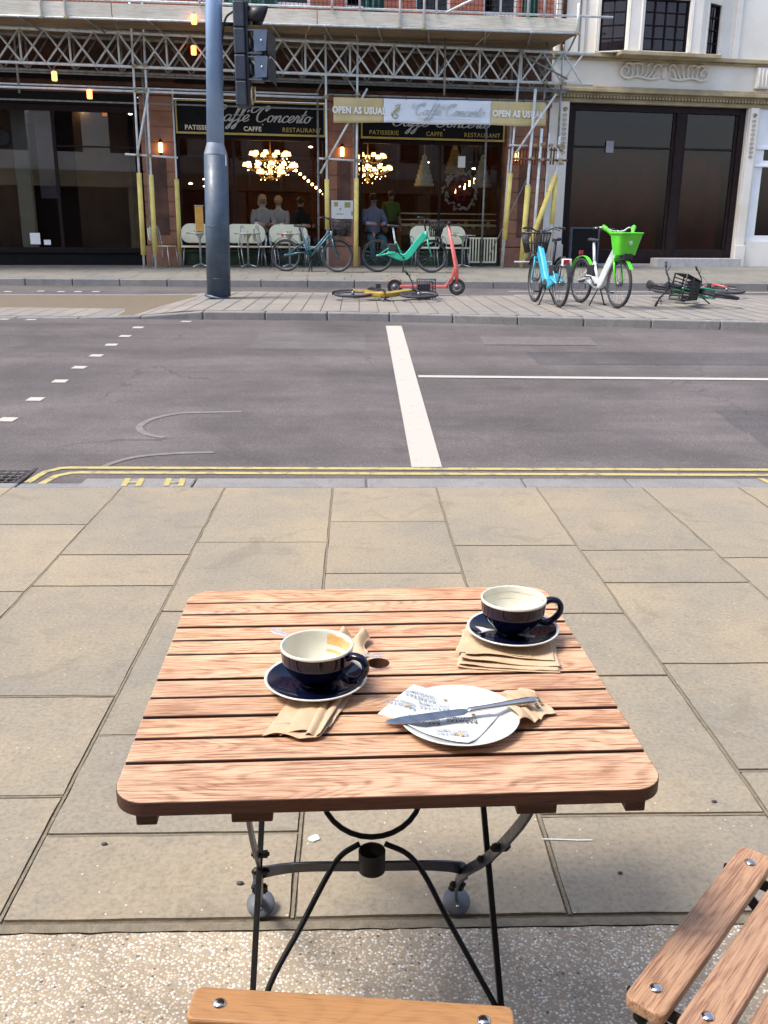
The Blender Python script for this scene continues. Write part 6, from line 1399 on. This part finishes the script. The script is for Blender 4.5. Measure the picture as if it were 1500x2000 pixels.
for k in range(6):
    u = 3.0+.13*k; v = 2.2; z = 2.55+.07*k; b = MB(); b.lathe([(.02,-.08),(.02,.08),(0,.08)], 6, (u, v, z)); tag(b.build('candle_light', M['warm'], off=(u, v, z), loc=FW(u, v, z), rot=(0,0,TH)), 'slim warm light in the row right of the wreath', 'light', 'row of slim lights')
for u, z, v in ((-3.9,2.62,1.6),(-3.55,2.75,2.0),(-3.55,2.58,2.0),(-.95,3.5,1.2),(1.9,3.95,.9),(2.7,3.95,.9),(3.4,3.95,.9),(2.3,3.3,2.5),(3.3,3.1,1.5)):
    b = MB(); b.sphere((u, v, z), .03, 6, sc=(1.6,1,.6)); tag(b.build('spotlight', M['downlight'], off=(u, v, z), loc=FW(u, v, z), rot=(0,0,TH)), 'small lit spotlight inside the cafe', 'spotlight', 'cafe spotlights')
# black board beside the dark shopfront
t = T('black_utility_board', 'black framed board standing between the two upright bikes', 'board', (5.25, -.95, .70), fac=True)
b = MB(); b.box(5.14, 5.80, -.93, -.89, .74, 1.62); t.part('panel', b, M['blackpaint'], bev=.004)
b = MB(); b.box(5.10, 5.14, -.95, -.87, .70, 1.66); b.box(5.80, 5.84, -.95, -.87, .70, 1.66); b.box(5.14, 5.80, -.95, -.87, 1.62, 1.66); b.box(5.0, 5.2, -1.1, -.7, .70, .72); b.box(5.7, 5.9, -1.1, -.7, .70, .72); t.part('frame', b, M['lamp_dark'])

# ================================================================ PEOPLE
def person(label, loc, rz, J, cols, hair, lean=0, cat='person', group=None, hairlen=0, sc=1):
    """J: joint positions; one continuous skinned body, materials by region"""
    E_ = []; V = []; Rr = []; idx = {}
    def add(n, p, r): idx[n] = len(V); V.append(Vector(p)); Rr.append(r)
    for n in ('pelvis', 'waist', 'chest', 'neckb', 'neck', 'headc', 'headt'): add(n, J[n], {'pelvis': .155, 'waist': .145, 'chest': .17, 'neckb': .075, 'neck': .055, 'headc': .088, 'headt': .065}[n])
    E_ += [('pelvis','waist'),('waist','chest'),('chest','neckb'),('neckb','neck'),('neck','headc'),('headc','headt')]
    for s in ('L', 'R'):
        for n, r in (('sh',.078),('el',.056),('wr',.036),('palm',.034),('hip',.115),('kn',.078),('an',.055),('heel',.045),('toe',.034)): add(n+s, J[n+s], r)
        E_ += [('chest','sh'+s),('sh'+s,'el'+s),('el'+s,'wr'+s),('wr'+s,'palm'+s),('pelvis','hip'+s),('hip'+s,'kn'+s),('kn'+s,'an'+s),('an'+s,'heel'+s),('heel'+s,'toe'+s)]
        d = (V[idx['palm'+s]]-V[idx['wr'+s]]).normalized(); sd_ = d.cross(Vector((0,1,.3))).normalized()
        for k, L_ in enumerate((.062,.072,.068,.052)):
            p = V[idx['palm'+s]]+sd_*(.026-.017*k)+d*.03; q = p+d*L_*.5+Vector((0,-.006,0)); e = p+d*L_*.9+Vector((0,-.016,-.004))
            add('f%d%s' % (k, s), p, .0095); add('g%d%s' % (k, s), q, .009); add('h%d%s' % (k, s), e, .0075); E_ += [('palm'+s,'f%d%s' % (k, s)),('f%d%s' % (k, s),'g%d%s' % (k, s)),('g%d%s' % (k, s),'h%d%s' % (k, s))]
        p = V[idx['wr'+s]]+d*.03+sd_*.035; add('t1'+s, p, .011); add('t2'+s, p+d*.03+sd_*.014, .009); E_ += [('wr'+s,'t1'+s),('t1'+s,'t2'+s)]
    me = bpy.data.meshes.new('tmp'); me.from_pydata([tuple(v) for v in V], [(idx[a], idx[b]) for a, b in E_], [])
    o = bpy.data.objects.new('tmp', me); COL.objects.link(o); o.modifiers.new('skin', 'SKIN')
    sv = me.skin_vertices[0].data if me.skin_vertices else None
    if sv is None:
        me.skin_vertices.new() if hasattr(me.skin_vertices, 'new') else None; sv = me.skin_vertices[0].data
    for i, r in enumerate(Rr): sv[i].radius = (r, r*.8 if i in (idx['pelvis'], idx['waist'], idx['chest']) else r)
    sv[0].use_root = True
    ss = o.modifiers.new('sub', 'SUBSURF'); ss.levels = 2; ss.render_levels = 2
    dg = bpy.context.evaluated_depsgraph_get(); dg.update()
    m2 = bpy.data.meshes.new_from_object(o.evaluated_get(dg)); bpy.data.objects.remove(o)
    m2.materials.clear()
    for c in (cols[0], cols[1], 'skin', 'cl_black'): m2.materials.append(M[c])
    hipz = J['waist'][2]
    bones = [(V[idx[a]], V[idx[b]], a, b) for a, b in E_]
    for p in m2.polygons:
        c = p.center; best = None
        for A, B, a, b_ in bones:
            ab = B-A; t_ = max(0, min(1, (c-A).dot(ab)/max(1e-9, ab.length_squared))); d_ = (A+ab*t_-c).length-.05*(a in ('pelvis','waist','chest'))
            if best is None or d_ < best[0]: best = (d_, a, b_, t_)
        a, b_ = best[1], best[2]
        if a in ('neckb','neck','headc') or b_.startswith('palm') or a.startswith(('palm','f','g','t1','wr')): mi = 2
        elif a.startswith('sh') or a in ('waist','chest') or (a == 'pelvis' and b_ == 'waist' and best[3] > .25): mi = 0
        elif a.startswith('el'): mi = 0 if cols[2] == 'long' else 2
        elif a.startswith('an') or a.startswith('heel'): mi = 3
        else: mi = 1
        p.material_index = mi; p.use_smooth = True
    m2.name = 'person'
    ob = bpy.data.objects.new('person', m2); COL.objects.link(ob); ob.location = loc; ob.rotation_euler = (0, 0, rz); ob.scale = (sc,)*3; tag(ob, label, cat, group)
    hc = Vector(J['headc'])
    f = MB(); f.sphere((hc.x, hc.y-.088, hc.z-.005), .014, 6, sc=(.8,1.1,1.4)); f.sphere((hc.x-.086, hc.y+.005, hc.z), .02, 5, sc=(.4,.8,1.3)); f.sphere((hc.x+.086, hc.y+.005, hc.z), .02, 5, sc=(.4,.8,1.3)); f.build('face_features', M['skin'], ob)
    f = MB(); f.sphere((hc.x-.032, hc.y-.080, hc.z+.018), .010, 5); f.sphere((hc.x+.032, hc.y-.080, hc.z+.018), .010, 5); f.build('eyes', M['cl_black'], ob)
    f = MB(); f.sphere((hc.x, hc.y-.080, hc.z-.048), .018, 5, sc=(1.3,.4,.35)); f.build('mouth', M['redfloral'], ob)
    h = MB(); h.sphere((hc.x, hc.y+.020, hc.z+.036), .104, 10, sc=(.93, 1.0, .92))
    if hairlen: h.sphere((hc.x, hc.y+.05, hc.z-.04), .10, 10, sc=(1.05,.75,1.0+hairlen))
    h.build('hair', M[hair], ob)
    return ob
def pose(walk=0, seated=False, arm=.1, flip=1, hs=1.0):
    J = {}
    if seated:
        J.update(pelvis=(0,.05,.52), waist=(0,.06,.72), chest=(0,.03,.98), neckb=(0,.02,1.14), neck=(0,.01,1.20), headc=(0,-.01,1.31), headt=(0,0,1.38))
        for s, q in (('L',1),('R',-1)): J.update({'sh'+s:(q*.19,.03,1.06),'el'+s:(q*.25,-.10,.82),'wr'+s:(q*.14,-.30,.80),'palm'+s:(q*.10,-.36,.80),'hip'+s:(q*.10,-.02,.50),'kn'+s:(q*.13,-.42,.49),'an'+s:(q*.12,-.38,.10),'heel'+s:(q*.12,-.36,.05),'toe'+s:(q*.13,-.54,.035)})
    else:
        J.update(pelvis=(0,0,.96), waist=(0,0,1.12), chest=(0,-.01,1.34), neckb=(0,0,1.49), neck=(0,-.01,1.54), headc=(0,-.03,1.65), headt=(0,-.02,1.72))
        for s, q in (('L',1),('R',-1)):
            w_ = walk*q
            J.update({'sh'+s:(q*.20,0,1.42),'el'+s:(q*.25,.03+w_*.12,1.13),'wr'+s:(q*.26,-.05+w_*.16,.89),'palm'+s:(q*.26,-.07+w_*.18,.82),'hip'+s:(q*.095,0,.90),'kn'+s:(q*.11,-w_*.22-.02,.50),'an'+s:(q*.11,-w_*.32+(.04 if w_ < 0 else 0),.09+(.05 if w_ < 0 else 0)),'heel'+s:(q*.11,-w_*.32+(.08 if w_ < 0 else .03),.045+(.05 if w_ < 0 else 0)),'toe'+s:(q*.12,-w_*.32-.13,.035)})
    return J
def fperson(u, v, z, rz, *a, **k): return person(a[0], FW(u, v, z), TH+rz, *a[1:], **k)
fperson(-2.22, .36, .80, rad(8), 'long-haired blond person seated inside the first cafe window', pose(seated=True), ('cl_white','cl_navy','long'), 'hair_blond', hairlen=.3, group='people seated at the cafe', sc=1.08)
fperson(-1.84, .42, .80, rad(-25), 'short-haired fair person in a white top, seated right of the long-haired one', pose(seated=True), ('cl_white','cl_navy','long'), 'hair_blond', group='people seated at the cafe', sc=1.06)
fperson(-1.30, .42, .80, rad(30), 'dark haired person seated at the right end of the first cafe window', pose(seated=True), ('cl_black','cl_black','long'), 'hair_dark', group='people seated at the cafe', sc=1.04)
fperson(.48, .36, .80, rad(5), 'person in a pale blue shirt seated inside the second cafe window', pose(seated=True), ('cl_lav','cl_teal','long'), 'hair_dark', group='people seated at the cafe', sc=1.12)
fperson(.95, .55, .85, rad(15), 'person in an olive green top and dark cap standing inside the second cafe window', pose(), ('cl_green','cl_black','short'), 'hair_dark', sc=.92)
